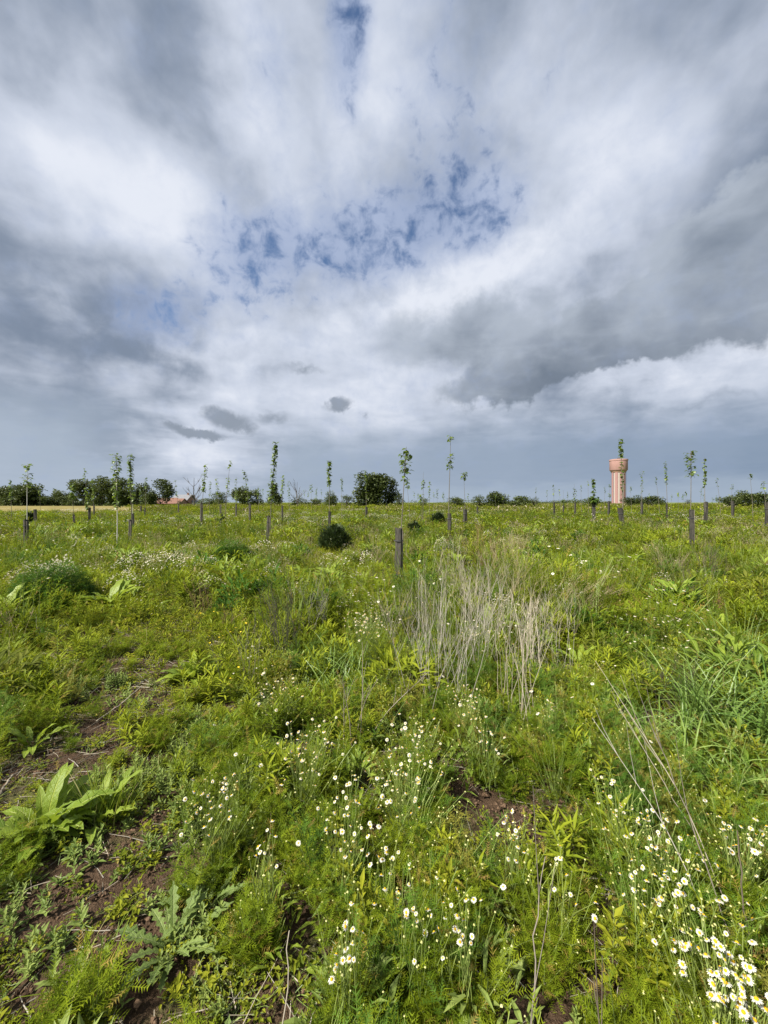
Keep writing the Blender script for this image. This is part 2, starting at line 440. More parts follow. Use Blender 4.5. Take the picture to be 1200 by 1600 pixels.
# ------------------------------------------------------------------ lie of the land
_w = [(U(.15, .5), U(0, 6.28), U(0, 6.28), U(.02, .035)) for _ in range(6)] + [(U(1.2, 2.6), U(0, 6.28), U(0, 6.28), U(.006, .014)) for _ in range(8)]
_cl = [(U(9, 30), U(0, 6.28), U(0, 6.28)) for _ in range(14)]
def ground_z(x, y):
    x = np.asarray(x, float); y = np.asarray(y, float); r = np.hypot(x, y)
    z = np.zeros_like(x)
    for k, a, p, h in _w:
        z = z + h * np.sin((x * math.cos(a) + y * math.sin(a)) * k + p) * np.clip(1.2 - (r / 60 if k < 1 else r / 25), 0, 1)
    z = z - 0.05 * np.clip(1 - r / 3, 0, 1)
    return z
def clods(x, y):
    r = np.hypot(x, y); z = np.zeros_like(x)
    for k, a, p in _cl:
        z = z + np.sin((x * math.cos(a) + y * math.sin(a)) * k + p + 2.2 * np.sin((x * math.sin(a * 2) - y * math.cos(a * 3)) * k * .37 + p))
    return z * 0.0022 * np.clip(1.1 - r / 9, 0, 1)
def gz(x, y): return float(ground_z(x, y))
def at(px, d, z=None):
    """point on the ground at depth d under picture column px"""
    x = (px - 600) / F * d
    return (x, d, gz(x, d) if z is None else z)
def zpix(py, d): return EYE + (HOR - py) / F * d
# ------------------------------------------------------------------ ground sheet, one mesh to the horizon
def soil_material():
    m, nt = new_mat('field_soil')
    p = wpos(nt)
    a = xnoise(p, 1.4, 5, 0.6); b = xnoise(p, 22.0, 6, 0.65); c = xnoise(p, 130.0, 3, 0.6)
    col = xmix((a * 0.5 + b * 0.9 - 0.25).clamp(), (0.040, 0.026, 0.017), (0.118, 0.076, 0.048))
    col = xmix(c.step(0.58, 0.70) * 0.5, col, (0.20, 0.145, 0.10))
    ln = nt.nodes.new('ShaderNodeVectorMath'); ln.operation = 'LENGTH'; nt.links.new(p, ln.inputs[0])
    dist = X(ln.outputs['Value'])
    g = xnoise(p, 0.35, 5, 0.65)
    green = xmix(g.step(0.35, 0.65), (0.085, 0.115, 0.03), (0.155, 0.185, 0.055))
    moss = (dist.step(5.0, 16.0) + xnoise(p, 3.0, 4, 0.6).step(0.50, 0.66) * 0.5).clamp()
    col = xmix(moss, col, green)
    nr = bump(nt, b * 0.9 + c * 0.5, 1.0, 0.035)
    finish(nt, principled(nt, col, 0.95, 0.08, nr).outputs[0])
    return m
na = 420
rr = [0.25]
while rr[-1] < 9000: rr.append(rr[-1] * 1.021)
rr = np.array(rr); nr_ = len(rr)
th = np.arange(na) * 2 * math.pi / na
gx = np.concatenate([[0], (rr[:, None] * np.cos(th)).ravel()]); gy = np.concatenate([[0], (rr[:, None] * np.sin(th)).ravel()])
gzv = ground_z(gx, gy) + clods(gx, gy)
i, k = np.meshgrid(np.arange(nr_ - 1), np.arange(na), indexing='ij')
q = np.stack([1 + i * na + k, 1 + (i + 1) * na + k, 1 + (i + 1) * na + (k + 1) % na, 1 + i * na + (k + 1) % na], -1).reshape(-1, 4)
faces = q.tolist() + [(0, 1 + k, 1 + (k + 1) % na) for k in range(na)]
gm = bpy.data.meshes.new('ground')
gm.from_pydata(np.stack([gx, gy, gzv], 1).tolist(), [], faces)
gm.materials.append(soil_material())
gm.polygons.foreach_set('use_smooth', [True] * len(gm.polygons))
tag(obj('ground', gm), kind='structure')

# ripening crop beyond the plantation in the north-west
def crop_material():
    m, nt = new_mat('crop_field')
    p = wpos(nt); n = xnoise(p, 0.12, 5, 0.65)
    finish(nt, principled(nt, xmix(n, (0.15, 0.125, 0.04), (0.22, 0.185, 0.068)), 0.9, 0.1).outputs[0])
    return m
cb = MB(); M['crop'] = crop_material()
cv, cf = [], []
NX, NY = 60, 14
for jy in range(NY):
    for ix in range(NX):
        t = jy / (NY - 1); yy = 48 + 82 * t
        x0, x1 = -1.6 * yy - 20, -0.66 * yy + 3 * math.sin(t * 5)
        xx = x0 + (x1 - x0) * ix / (NX - 1)
        cv.append((xx, yy, 0.30 + 0.10 * math.sin(xx * .9 + yy * 2.1) * math.sin(yy * .7)))
for jy in range(NY - 1):
    for ix in range(NX - 1):
        b = jy * NX + ix; cf.append((b, b + 1, b + NX + 1, b + NX))
# skirt so the standing crop has a real edge
for ix in range(NX - 1):
    n0 = len(cv); a_, b_ = cv[ix], cv[ix + 1]
    cv += [(a_[0], a_[1] - .1, -0.1), (b_[0], b_[1] - .1, -0.1)]; cf.append((n0, n0 + 1, ix + 1, ix))
cb.add(cv, cf, 'crop')
tag(obj('crop_field', cb.mesh('crop_field')), kind='structure')
# ------------------------------------------------------------------ water tower
M['pink'] = plain_mat('pink_render', (0.245, 0.14, 0.132), (0.31, 0.18, 0.168), 0.85, 0.15, 0.9, 0, (1, 1, .25))
M['pink_pale'] = plain_mat('pale_pink_render', (0.30, 0.175, 0.158), (0.37, 0.225, 0.20), 0.85, 0.15, 0.6, 0, (1, 1, .3))
M['cream'] = plain_mat('cream_render', (0.31, 0.265, 0.235), (0.39, 0.34, 0.305), 0.85, 0.15, 0.8, 0, (1, 1, .25))
M['corbel'] = plain_mat('brown_corbel', (0.30, 0.18, 0.13), (0.38, 0.24, 0.18), 0.9, 0.1, 0.8)
M['dark_metal'] = plain_mat('dark_metal', (0.04, 0.04, 0.045), (0.08, 0.08, 0.085), 0.6, 0.4, 5)
def lathe(mb, prof, key, n=48, a0=0.0, a1=2 * math.pi, cap=False):
    full = abs(a1 - a0 - 2 * math.pi) < 1e-6; m = n if full else n + 1
    vs = [V(r * math.cos(a0 + (a1 - a0) * k / n), r * math.sin(a0 + (a1 - a0) * k / n), z) for r, z in prof for k in range(m)]
    fs = [(i * m + k, i * m + (k + 1) % m, (i + 1) * m + (k + 1) % m, (i + 1) * m + k) for i in range(len(prof) - 1) for k in range(n)]
    mb.add(vs, fs, key)
    if cap: mb.add([V(0, 0, prof[-1][1])] + vs[-m:], [(0, 1 + k, 1 + (k + 1) % m) for k in range(n)], key)
def box(mb, lo, hi, key, tint=.5):
    x0, y0, z0 = lo; x1, y1, z1 = hi
    vs = [V(x, y, z) for z in (z0, z1) for x, y in ((x0, y0), (x1, y0), (x1, y1), (x0, y1))]
    mb.add(vs, [(3, 2, 1, 0), (4, 5, 6, 7), (0, 1, 5, 4), (1, 2, 6, 5), (2, 3, 7, 6), (3, 0, 4, 7)], key, tint)
TD = 300.0
tw = thing('water_tower', 'tall round water tower of pink and cream striped masonry with a wider pink tank', 'water tower', at(966.5, TD))
zt = zpix(718, TD)
part = lambda name, mb, par, sm=False: obj(name, mb.mesh(name, sm), par)
mb = MB(); lathe(mb, [(6.3, -1), (6.3, 1.0), (5.8, 1.0)], 'pink'); part('plinth', mb, tw)
NP = 10
for k in range(NP):
    a = 2 * math.pi * (k + .18) / NP
    mb = MB(); h = math.pi / NP * .58
    lathe(mb, [(5.0, 1.0), (5.95, 1.0), (5.95, zt - 10.2), (5.0, zt - 10.2)], 'pink', 4, a - h, a + h); part('pilaster', mb, tw)
    mb = MB(); h2 = math.pi / NP * .41
    lathe(mb, [(5.5, 1.0), (5.5, zt - 10.2)], 'cream', 4, a + math.pi / NP - h2, a + math.pi / NP + h2); part('recessed_panel', mb, tw)
mb = MB(); lathe(mb, [(5.7, zt - 10.2), (6.1, zt - 9.9), (6.1, zt - 9.3), (6.9, zt - 8.6)], 'corbel'); part('corbel', mb, tw, True)
mb = MB(); lathe(mb, [(6.9, zt - 8.6), (7.15, zt - 8.3), (7.15, zt - 1.3)], 'pink_pale'); tk = part('tank', mb, tw, True)
mb = MB(); lathe(mb, [(7.16, zt - 1.3), (7.45, zt - 1.1), (7.45, zt - .1), (7.3, zt)], 'pink_pale'); rm = part('tank_rim', mb, tw)
mb = MB(); lathe(mb, [(7.3, zt), (3.0, zt + .3), (0.3, zt + .4)], 'cream', cap=True); part('tank_roof', mb, tw, True)
mb = MB(); lathe(mb, [(1.1, zt + .4), (1.1, zt + 1.2), (.6, zt + 1.5)], 'dark_metal', 16, cap=True); part('roof_hatch', mb, tw)

tw.scale = (.87, .87, 1)
# ------------------------------------------------------------------ farm buildings by the wood
M['roof_red'] = plain_mat('red_roof_tile', (0.14, 0.078, 0.06), (0.21, 0.118, 0.09), 0.85, 0.15, 2.0)
M['roof_grey'] = plain_mat('grey_slate', (0.13, 0.135, 0.15), (0.22, 0.225, 0.24), 0.7, 0.25, 2.0)
M['brick_wall'] = plain_mat('brick_wall', (0.23, 0.13, 0.10), (0.34, 0.21, 0.16), 0.9, 0.1, 2.0)
M['white_wall'] = plain_mat('white_wall', (0.44, 0.44, 0.42), (0.56, 0.55, 0.53), 0.9, 0.1, 1.0)
M['glass'] = plain_mat('window_glass', (0.03, 0.035, 0.04), (0.06, 0.07, 0.08), 0.15, 0.5, 1.0)
def house(label, px, d, w, dep, wall_h, roof_h, wk, rk, gable_front=False, rz=0.0, chim=True):
    t = thing('farm_house', label, 'house', at(px, d, 0.0), rz, None)
    mb = MB(); box(mb, (-w / 2, -dep / 2, -.5), (w / 2, dep / 2, wall_h), wk)
    if gable_front: mb.add([V(-w / 2, -dep / 2, wall_h), V(w / 2, -dep / 2, wall_h), V(0, -dep / 2, wall_h + roof_h), V(-w / 2, dep / 2, wall_h), V(w / 2, dep / 2, wall_h), V(0, dep / 2, wall_h + roof_h)], [(0, 1, 2), (4, 3, 5)], wk)
    else: mb.add([V(-w / 2, -dep / 2, wall_h), V(-w / 2, dep / 2, wall_h), V(-w / 2, 0, wall_h + roof_h), V(w / 2, -dep / 2, wall_h), V(w / 2, dep / 2, wall_h), V(w / 2, 0, wall_h + roof_h)], [(1, 0, 2), (3, 4, 5)], wk)
    part('wall', mb, t)
    mb = MB(); o, th_ = .4, .22
    for sgn in (-1, 1):
        if gable_front: a, b, c, e = V(0, -dep / 2 - o, wall_h + roof_h), V(0, dep / 2 + o, wall_h + roof_h), V(sgn * (w / 2 + o), dep / 2 + o, wall_h - o * roof_h / (w / 2)), V(sgn * (w / 2 + o), -dep / 2 - o, wall_h - o * roof_h / (w / 2))
        else: a, b, c, e = V(-w / 2 - o, 0, wall_h + roof_h), V(w / 2 + o, 0, wall_h + roof_h), V(w / 2 + o, sgn * (dep / 2 + o), wall_h - o * roof_h / (dep / 2)), V(-w / 2 - o, sgn * (dep / 2 + o), wall_h - o * roof_h / (dep / 2))
        u = V(0, 0, th_); L = V(0, 0, .03)
        mb.add([a + L, b + L, c + L, e + L, a + u, b + u, c + u, e + u], [(0, 1, 2, 3), (4, 5, 6, 7), (3, 2, 6, 7), (0, 3, 7, 4), (1, 2, 6, 5)], rk)
    rf = part('roof', mb, t)
    if chim:
        mb = MB(); box(mb, (w * .3 - .35, -.35, wall_h + roof_h * .5), (w * .3 + .35, .35, wall_h + roof_h + 1.0), 'brick_wall'); part('chimney', mb, rf)
    for k in (-.28, .28):
        mb = MB(); box(mb, (k * w - .5, -dep / 2 - .06, wall_h * .45), (k * w + .5, -dep / 2 + .02, wall_h * .85), 'glass'); part('window', mb, t)
    return t
house('low brick barn with a red tiled roof beside the wood', 262, 165, 7.5, 6, 1.4, 1.9, 'brick_wall', 'roof_red', rz=.12, chim=False)
house('brick house with a long red tiled roof in front of the wood edge', 272, 158, 8.5, 6, 1.1, 1.8, 'brick_wall', 'roof_red', rz=-.1, chim=False)
house('house with a grey slate gable and chimney next to the bare tree', 287, 172, 6.5, 9, 2.4, 2.4, 'brick_wall', 'roof_grey', rz=.05)
house('small white walled house at the end of the farm buildings', 298, 176, 5.0, 6, 2.0, 1.8, 'white_wall', 'roof_grey', True, rz=-.1)

# ------------------------------------------------------------------ trees and hedge bushes along the horizon
def crown_mesh(name, w, h, z0, n, key, lobes=9, leaf=(.35, .8), dens=0.5, open_=0.0, trunkr=.25, trunk=True, cone=0.0):
    """crown of many leaf sprays gathered in lobes round the limbs, plus trunk with limbs"""
    mb = MB(); L = []
    for i in range(lobes):
        a = U(0, 6.28); rr_ = math.sqrt(random.random()) * .62; zz = U(.12, .82)
        sh = 1 - cone * zz; rr_ = rr_ * 1.1
        L.append((rr_ * w / 2 * math.cos(a) * sh * 1.2, rr_ * w / 2 * math.sin(a) * sh * 1.2, z0 + h * zz, U(.20, .34) * w * (1 - .3 * open_) * sh, U(.16, .26) * h))
    L.append((0, 0, z0 + h * .80, w * .26 * (1 - cone * .6), h * .2)); L.append((0, 0, z0 + h * .42, w * .40, h * .36))
    for i in range(n):
        cx, cy, cz, rw, rh = random.choice(L)
        d = unit(np.random.default_rng(random.randrange(1 << 30)).normal(size=3)) if i % 97 == 0 else None
        u = U(-1, 1); q = U(0, 6.28); s_ = math.sqrt(1 - u * u); r = U(.45, 1.06)
        p = V(cx + rw * s_ * math.cos(q) * r, cy + rw * s_ * math.sin(q) * r, cz + rh * u * r)
        if p[2] < z0 * .6: p[2] = U(.05, 1) * z0 if z0 > .3 else U(0, .4) * h
        ll = U(*leaf); a = U(0, 6.28)
        diamond(mb, p, a, U(-.5, 1.1), ll, ll * U(.5, .8), key, fold=.25)
    cm = mb.mesh(name + '_crown')
    tm = None
    if trunk:
        mb = MB()
        pts = [V(0, 0, -.3), V(U(-.1, .1), U(-.1, .1), z0 * .6), V(U(-.2, .2), U(-.2, .2), z0 + h * .35), V(U(-.3, .3), 0, z0 + h * .75)]
        tube(mb, pts, trunkr, trunkr * .3, 'bark', 7)
        for lx, ly, lz, rw, rh in L[:6]:
            b = along(pts, U(.4, .75)); tube(mb, [b, (b + V(lx, ly, lz)) / 2 + V(0, 0, -.2), V(lx, ly, lz)], trunkr * .45, trunkr * .12, 'bark', 5)
        tm = mb.mesh(name + '_trunk')
    return cm, tm
def tree(label, px, d, ytop, wpx, key='tree_leaf', n=1500, lift=.18, name='tree', group=None, **kw):
    x, y, _ = at(px, d, 0); H = zpix(ytop, d); w = wpx / F * d * 1.12; n = int(n * 1.5)
    z0 = H * lift * .45; sc_ = max(w, H) / 10
    cm, tm = crown_mesh(name, w, H - z0, z0, n, key, leaf=(.32 * sc_ * 1.3, .8 * sc_ * 1.2), **kw)
    t = thing(name, label, 'tree' if lift > .1 else 'bush', (x, y, 0), U(0, 6.28), group)
    obj('crown', cm, t)
    if tm: obj('trunk', tm, t)
    return t
WOOD = 'trees and hedge bushes along the horizon'
for row in [
    ('dense dark tree at the very end of the wood past the crop field', 8, 150, 760, 34, {}), ('broad dark tree above the ripening crop, behind the two small-leaved saplings', 34, 150, 757, 46, {'n': 1900}),
    ('sloping lower tree where the wood ends at the dip', 56, 155, 768, 26, {}), ('low hedge bush in the dip of the wood', 74, 150, 775, 26, {'lift': .04, 'n': 900}),
    ('small open dark tree just past the dip of the wood', 97, 150, 766, 22, {'open_': 1, 'n': 800}), ('low bush under the small open tree', 108, 148, 774, 24, {'lift': .04, 'n': 800}),
    ('tall loose crowned tree behind the sapling in a leafy guard', 131, 140, 748, 34, {'open_': 1, 'n': 1300}), ('tallest dark tree of the wood, behind the white stemmed sapling', 160, 140, 744, 42, {'n': 1900}),
    ('dark round tree between the two tall leafy saplings', 188, 140, 747, 40, {'n': 1900}), ('paler green tree next to the thin sapling in the wood row', 214, 140, 755, 30, {'key': 'tree_leaf_b', 'n': 1200}),
    ('feathery crowned tree with gaps above the farm roofs', 250, 140, 748, 40, {'open_': 1, 'n': 1500}), ('low dark bush at the foot of the feathery tree', 232, 138, 770, 26, {'lift': .04, 'n': 900}),
    ('small dark bush in front of the brick house', 281, 140, 781, 10, {'lift': .04, 'n': 400}), ('reddish green hedge bush past the bare tree', 326, 130, 778, 26, {'lift': .04, 'n': 700, 'key': 'tree_leaf_b'}),
    ('loose pale tree at the near end of the round copse', 345, 130, 768, 24, {'n': 900, 'key': 'tree_leaf_b'}), ('round dark tree in the middle of the small copse', 380, 130, 760, 36, {'n': 1600}),
    ('thin leaved pale tree at the end of the small copse', 402, 130, 764, 20, {'open_': 1, 'n': 700, 'key': 'tree_leaf_b'}), ('pointed dark tree behind the tallest leafy sapling', 430, 120, 755, 22, {'cone': .7, 'n': 1000}),
    ('low bush below the bare branched tree', 466, 120, 775, 22, {'lift': .04, 'n': 600}), ('low round bush in a gap between distant saplings', 492, 120, 779, 24, {'lift': .04, 'n': 700}),
    ('round open bush behind the sapling with a full leaf column', 516, 110, 767, 26, {'open_': .6, 'n': 1000, 'key': 'tree_leaf_b'}), ('low hedge bush before the big round tree', 541, 110, 773, 20, {'lift': .04, 'n': 600}),
    ('large dome shaped dark tree standing alone near the middle', 584, 110, 740, 52, {'n': 3600, 'lobes': 16, 'lift': .06}), ('dark shoulder bush against the large dome shaped tree', 612, 112, 748, 22, {'n': 1000, 'lift': .06}),
    ('low bush at the foot of the sapling with a round leaf head', 624, 105, 771, 14, {'lift': .04, 'n': 500}), ('small pale bush behind the thin leafless sapling', 661, 90, 777, 18, {'lift': .04, 'n': 600, 'key': 'tree_leaf_b'}),
    ('low flat topped bush behind the tallest two tuft sapling', 712, 90, 776, 26, {'lift': .04, 'n': 900}), ('low rounded bush, first of the pair past the short sapling', 750, 95, 773, 24, {'lift': .04, 'n': 800}),
    ('higher rounded bush joined to the low pair past the short sapling', 775, 95, 768, 34, {'lift': .04, 'n': 1300}), ('long low hedge bush behind the dry brown stalks', 812, 100, 775, 36, {'lift': .04, 'n': 900, 'key': 'tree_leaf_b'}),
    ('end bush of the low hedge behind the dry brown stalks', 834, 100, 777, 16, {'lift': .04, 'n': 500}), ('small round bush behind the bushy sapling near the tower', 925, 100, 778, 24, {'lift': .04, 'n': 800}),
    ('dark bush at the foot of the water tower', 984, 120, 776, 22, {'lift': .04, 'n': 800}), ('narrow bush behind the slim sapling past the tower', 999, 118, 773, 14, {'lift': .04, 'n': 600}),
    ('broad rounded bush next to the water tower bushes', 1019, 118, 775, 28, {'lift': .04, 'n': 1000}), ('tiny lone round bush on the bare horizon', 1074, 150, 780, 9, {'lift': .04, 'n': 350}),
    ('low outer bush of the grey green thicket', 1142, 80, 774, 30, {'lift': .03, 'n': 900, 'key': 'tree_leaf_b'}), ('tallest bush of the grey green thicket', 1160, 80, 766, 30, {'lift': .03, 'n': 1200, 'key': 'tree_leaf_b'}),
    ('sloping bush of the grey green thicket near the picture edge', 1184, 80, 770, 34, {'lift': .03, 'n': 1200, 'key': 'tree_leaf_b'}), ('last bush of the thicket, cut by the picture edge', 1210, 80, 772, 30, {'lift': .03, 'n': 900, 'key': 'tree_leaf_b'}),
]:
    lab, px, d, yt, wp, kw = row
    kw = dict(kw); lo = kw.get('lift', .18) < .1
    tree(lab, px, d, yt, wp, name='hedge_bush' if lo and wp < 50 else 'broadleaf_tree', group=WOOD, **kw)
mb = MB()
for k in range(7000):
    px = U(-40, 246); y = U(150, 172); x = (px - 600) / F * y; h = 4.2 + 1.6 * math.sin(px * .09) + 1.2 * math.sin(px * .23 + 1) - (2.4 if 62 < px < 84 else 0)
    diamond(mb, (x, y, U(0, h)), U(0, 6.28), U(-.3, 1), U(.7, 1.5), U(.5, .9), 'tree_leaf')
tag(obj('wood_undergrowth', mb.mesh('wood_undergrowth')), 'dark undergrowth filling the foot of the wood', 'undergrowth', kind='stuff')
# far hedge reading as one dark line
mb = MB()
for k in range(5200):
    y = U(300, 340); x = U(.36, .72) * y; h = 2.2 + 1.2 * math.sin(x * .13) + .8 * math.sin(x * .31 + 1)
    diamond(mb, (x, y, U(0, max(.5, h))), U(0, 6.28), U(-.3, 1), U(.8, 1.6), U(.6, 1), 'tree_leaf')
for k in range(4200):
    y = U(300, 340); x = U(-1.3, .36) * y; h = 1.6 + 1.0 * math.sin(x * .11) + .9 * math.sin(x * .27 + 1)
    diamond(mb, (x, y, U(0, max(.4, h))), U(0, 6.28), U(-.3, 1), U(.8, 1.6), U(.6, 1), 'tree_leaf')
tag(obj('distant_hedge', mb.mesh('distant_hedge')), 'thin dark hedge line along the horizon', 'hedge', kind='stuff')
def bare_tree(label, px, d, ytop, spread):
    H = zpix(ytop, d); t = thing('bare_tree', label, 'tree', at(px, d, 0.0))
    mb = MB(); pts = [V(0, 0, -.2), V(.1, 0, H * .2), V(-.1, .1, H * .38), V(.05, 0, H * .95)]
    tube(mb, pts, H * .022, H * .005, 'bark', 6); part('trunk', mb, t)
    mb = MB()
    for k in range(11):
        b = along(pts, U(.3, .85)); a = U(0, 6.28); l = H * U(.25, .5)
        bp = path(b, a, U(.8, 1.25) - spread * .3, l, 5, U(-.5, .1), .05); tube(mb, bp, H * .008, H * .003, 'bark', 4)
        for _ in range(4): tube(mb, path(along(bp, U(.3, 1)), a + U(-1, 1), U(.6, 1.4), l * U(.2, .45), 3, -.2), H * .005, H * .002, 'bark', 3)
    part('branches', mb, t)
bare_tree('leafless grey tree with upright forked branches beside the white house', 303, 120, 744, .6)
bare_tree('leafless grey tree with a thin straight stem above low bushes', 464, 90, 751, .2)
# ------------------------------------------------------------------ ground cover: small plants nobody could count
def feather_leaf(mb, base, a, pitch, L, key, pairs=5, w=0.0018, tint=None):
    if tint is None: tint = random.random()
    d = az_dir(a, pitch); s = V(-math.sin(a), math.cos(a), 0); up = np.cross(d, s); b = V(*base)
    mb.add([b + s * w * .5, b - s * w * .5, b + d * L], [(0, 1, 2)], key, tint)
    for i in range(pairs):
        t = 0.18 + 0.75 * i / max(1, pairs - 1)
        l = L * 0.34 * (1 - 0.55 * abs(t - .45) / .55)
        o = b + d * L * t
        for sg in (1, -1):
            e = o + (s * sg * U(.7, 1) + d * U(.5, .9) + up * U(-.2, .6)) * l
            mb.add([o - d * w * .7, o + d * w * .7, e], [(0, 1, 2)], key, tint)
def p_feather(H, stems, buds=2, key='feather', w=0.0023, per=17, flowers=0):
    mb = MB()
    for _ in range(stems):
        a = U(0, 6.28); L = H * U(.6, 1.1)
        pts = path((U(-.04, .04), U(-.04, .04), -0.01), a, U(1.0, 1.5), L, 4, U(-.2, .5))
        tube(mb, pts, 0.0018, 0.0009, 'stem')
        for k in range(per):
            t = 0.12 + 0.86 * k / per
            feather_leaf(mb, along(pts, t), k * 2.4 + U(0, 1), U(.1, .9), U(.04, .075) * (1.15 - .4 * t), key, 6, w)
        for _b in range(buds):
            p0 = along(pts, U(.75, 1)); p1 = p0 + V(U(-.025, .025), U(-.025, .025), U(.015, .05))
            tube(mb, [p0, (p0 + p1) / 2 + V(U(-.004, .004), 0, 0), p1], 0.0008, 0.0006, 'stem')
            knob(mb, p1, U(.0022, .0042), 'bud', U(.7, 1.1))
    for _ in range(flowers):
        x, y, z = U(-.1, .1), U(-.1, .1), H * U(.85, 1.1)
        tube(mb, [(x * .5, y * .5, z * .5), (x, y, z)], 0.0009, 0.0007, 'stem')
        daisy(mb, (x, y, z), U(.009, .012), (U(-.4, .4), U(-.6, .2), 1), 11, 1)
    return mb
def p_mat(R0, n, key='mat_leaf', l=(0.009, 0.02), h=0.05):
    mb = MB()
    for _ in range(n // 6):
        a = U(0, 6.28); pts = path((U(-.02, .02), U(-.02, .02), 0.0), a, U(.1, .7), R0 * U(.5, 1.1), 4, U(0, .5), .12)
        tube(mb, pts, 0.0011, 0.0007, 'stem')
        for k in range(6):
            t = U(.2, 1); q = along(pts, t); L = U(*l)
            diamond(mb, q + V(0, 0, U(0, h * .3)), U(0, 6.28), U(-.1, .9), L, L * U(.4, .6), key)
    return mb
def p_rosettes(n, key='grey_leaf', l=(0.022, 0.042), H=0.07):
    mb = MB()
    for _ in range(n):
        bx, by = U(-.08, .08), U(-.08, .08); h = H * U(.5, 1.3); lean = (U(-.2, .2), U(-.2, .2))
        for k in range(16):
            t = k / 15; L = U(*l) * (1.1 - .5 * t)
            strip_leaf(mb, (bx + lean[0] * h * t, by + lean[1] * h * t, h * t), k * 2.4, .15 + 1.0 * t + U(-.15, .15), L, L * U(.26, .36), key, 2, .5, .3,
                       prof=lambda u: (0.45, 1.0, 0.08)[int(round(u * 2))])
    return mb
def p_shoot(H, n, stems=3, key='shoot', leaf=(0.045, 0.08), wid=0.16):
    mb = MB()
    for _ in range(stems):
        h = H * U(.6, 1.15)
        pts = path((U(-.06, .06), U(-.06, .06), 0), U(0, 6.28), U(1.2, 1.55), h, 4, U(-.1, .3))
        tube(mb, pts, 0.0025, 0.0014, 'stem')
        for k in range(n):
            t = 0.1 + 0.9 * (k / (n - 1)) ** .7; L = U(*leaf) * (1.0 if t < .8 else 1.25 - .6 * (t - .5))
            strip_leaf(mb, along(pts, t), k * 2.4 + U(-.2, .2), -.1 + 1.15 * t ** 1.5 + U(-.15, .15), L, L * wid, key, 2, U(.3, .8), .3,
                       prof=lambda u: (0.35, 1.0, 0.05)[int(round(u * 2))])
    return mb
def p_grass(H, n, key='grass', w=0.0035, spread=0.05, droop=(.3, 1.4), seg=4):
    mb = MB()
    for _ in range(n):
        a = U(0, 6.28); r = spread * math.sqrt(random.random()); b = U(0, 6.28)
        L = H * U(.45, 1.15)
        strip_leaf(mb, (r * math.cos(b), r * math.sin(b), -.005), a, U(1.0, 1.5), L, w * U(.7, 1.3), key, seg, U(*droop), .35,
                   prof=lambda t: (1 - t) ** .55 + .03, twist=U(-.8, .8))
    return mb
def dock_leaf(mb, base, a, pitch, L, W, key='dock', seg=6, droop=None, tint=None):
    st = L * 0.22
    d = az_dir(a, pitch); b = V(*base); e = b + d * st
    tube(mb, [b, e], W * .05, W * .035, 'stem', 3)
    strip_leaf(mb, e, a, pitch, L * .8, W, key, seg, U(.5, 1.3) if droop is None else droop, U(.15, .4), tint, wav=.28,
               prof=lambda t: max(.03, (math.sin(math.pi * min(1, .10 + t * .9)) ** .7) * (1 - .25 * t)))
def p_dock(n, L0, seg=4, key='dock'):
    mb = MB()
    for k in range(n):
        t = k / n; L = L0 * U(.6, 1.1)
        dock_leaf(mb, (U(-.03, .03), U(-.03, .03), 0.01), k * 2.4 + U(-.3, .3), U(.45, 1.35), L, L * U(.17, .26), key, seg)
    return mb
def p_dry(H, stems, key='grey_stem', branch=5, r=0.0022, lean=0.25, spread=.08):
    mb = MB()
    for _ in range(stems):
        h = H * U(.55, 1.1)
        bx, by = random.gauss(0, spread * .6), random.gauss(0, spread * .6)
        pts = path((bx, by, -.01), U(0, 6.28), U(1.57 - lean * 1.6, 1.57), h, 7, U(-.25, .7), .10)
        tube(mb, pts, r * U(.8, 1.3), r * .45, key)
        for _b in range(branch):
            t = U(.4, .97); q = along(pts, t)
            bp = path(q, U(0, 6.28), U(.95, 1.42), h * U(.08, .26), 3, U(-.3, .2))
            tube(mb, bp, r * .5, r * .25, key)
    return mb
def p_seedy(H, stems, key='tan_weed', r=0.0012):
    mb = MB()
    for _ in range(stems):
        h = H * U(.6, 1.1)
        pts = path((U(-.1, .1), U(-.1, .1), 0), U(0, 6.28), U(1.15, 1.55), h, 4, U(.0, .4), .04)
        tube(mb, pts, r, r * .6, key)
        for _b in range(9):
            q = along(pts, U(.68, 1)); diamond(mb, q, U(0, 6.28), U(.3, 1.3), U(.015, .04), .006, key)
    return mb
def p_litter(n):
    mb = MB()
    for _ in range(n):
        p = path((U(-.15, .15), U(-.15, .15), U(.002, .012)), U(0, 6.28), U(-.03, .12), U(.04, .2), 3, .05, .05)
        tube(mb, p, U(.0008, .002), .0007, random.choice(['dry', 'dry', 'grey_stem', 'dark_stem']))
    return mb
M['clod'] = plain_mat('soil_clod', (0.055, 0.036, 0.023), (0.16, 0.105, 0.068), 0.95, 0.05, 60, 0.5)
def p_clods(n):
    mb = MB()
    for _ in range(n):
        c = V(U(-.12, .12), U(-.12, .12), U(-.002, .006)); r = .003 + .008 * random.random() ** 2.5
        ph = (1 + 5 ** .5) / 2
        vs = [c + unit(V(*v)) * r * U(.55, 1.35) for v in ((-1, ph, 0), (1, ph, 0), (-1, -ph, 0), (1, -ph, 0), (0, -1, ph), (0, 1, ph), (0, -1, -ph), (0, 1, -ph), (ph, 0, -1), (ph, 0, 1), (-ph, 0, -1), (-ph, 0, 1))]
        mb.add(vs, [(0, 11, 5), (0, 5, 1), (0, 1, 7), (0, 7, 10), (0, 10, 11), (1, 5, 9), (5, 11, 4), (11, 10, 2), (10, 7, 6), (7, 1, 8), (3, 9, 4), (3, 4, 2), (3, 2, 6), (3, 6, 8), (3, 8, 9), (4, 9, 5), (2, 4, 11), (6, 2, 10), (8, 6, 7), (9, 8, 1)], 'clod')
    return mb
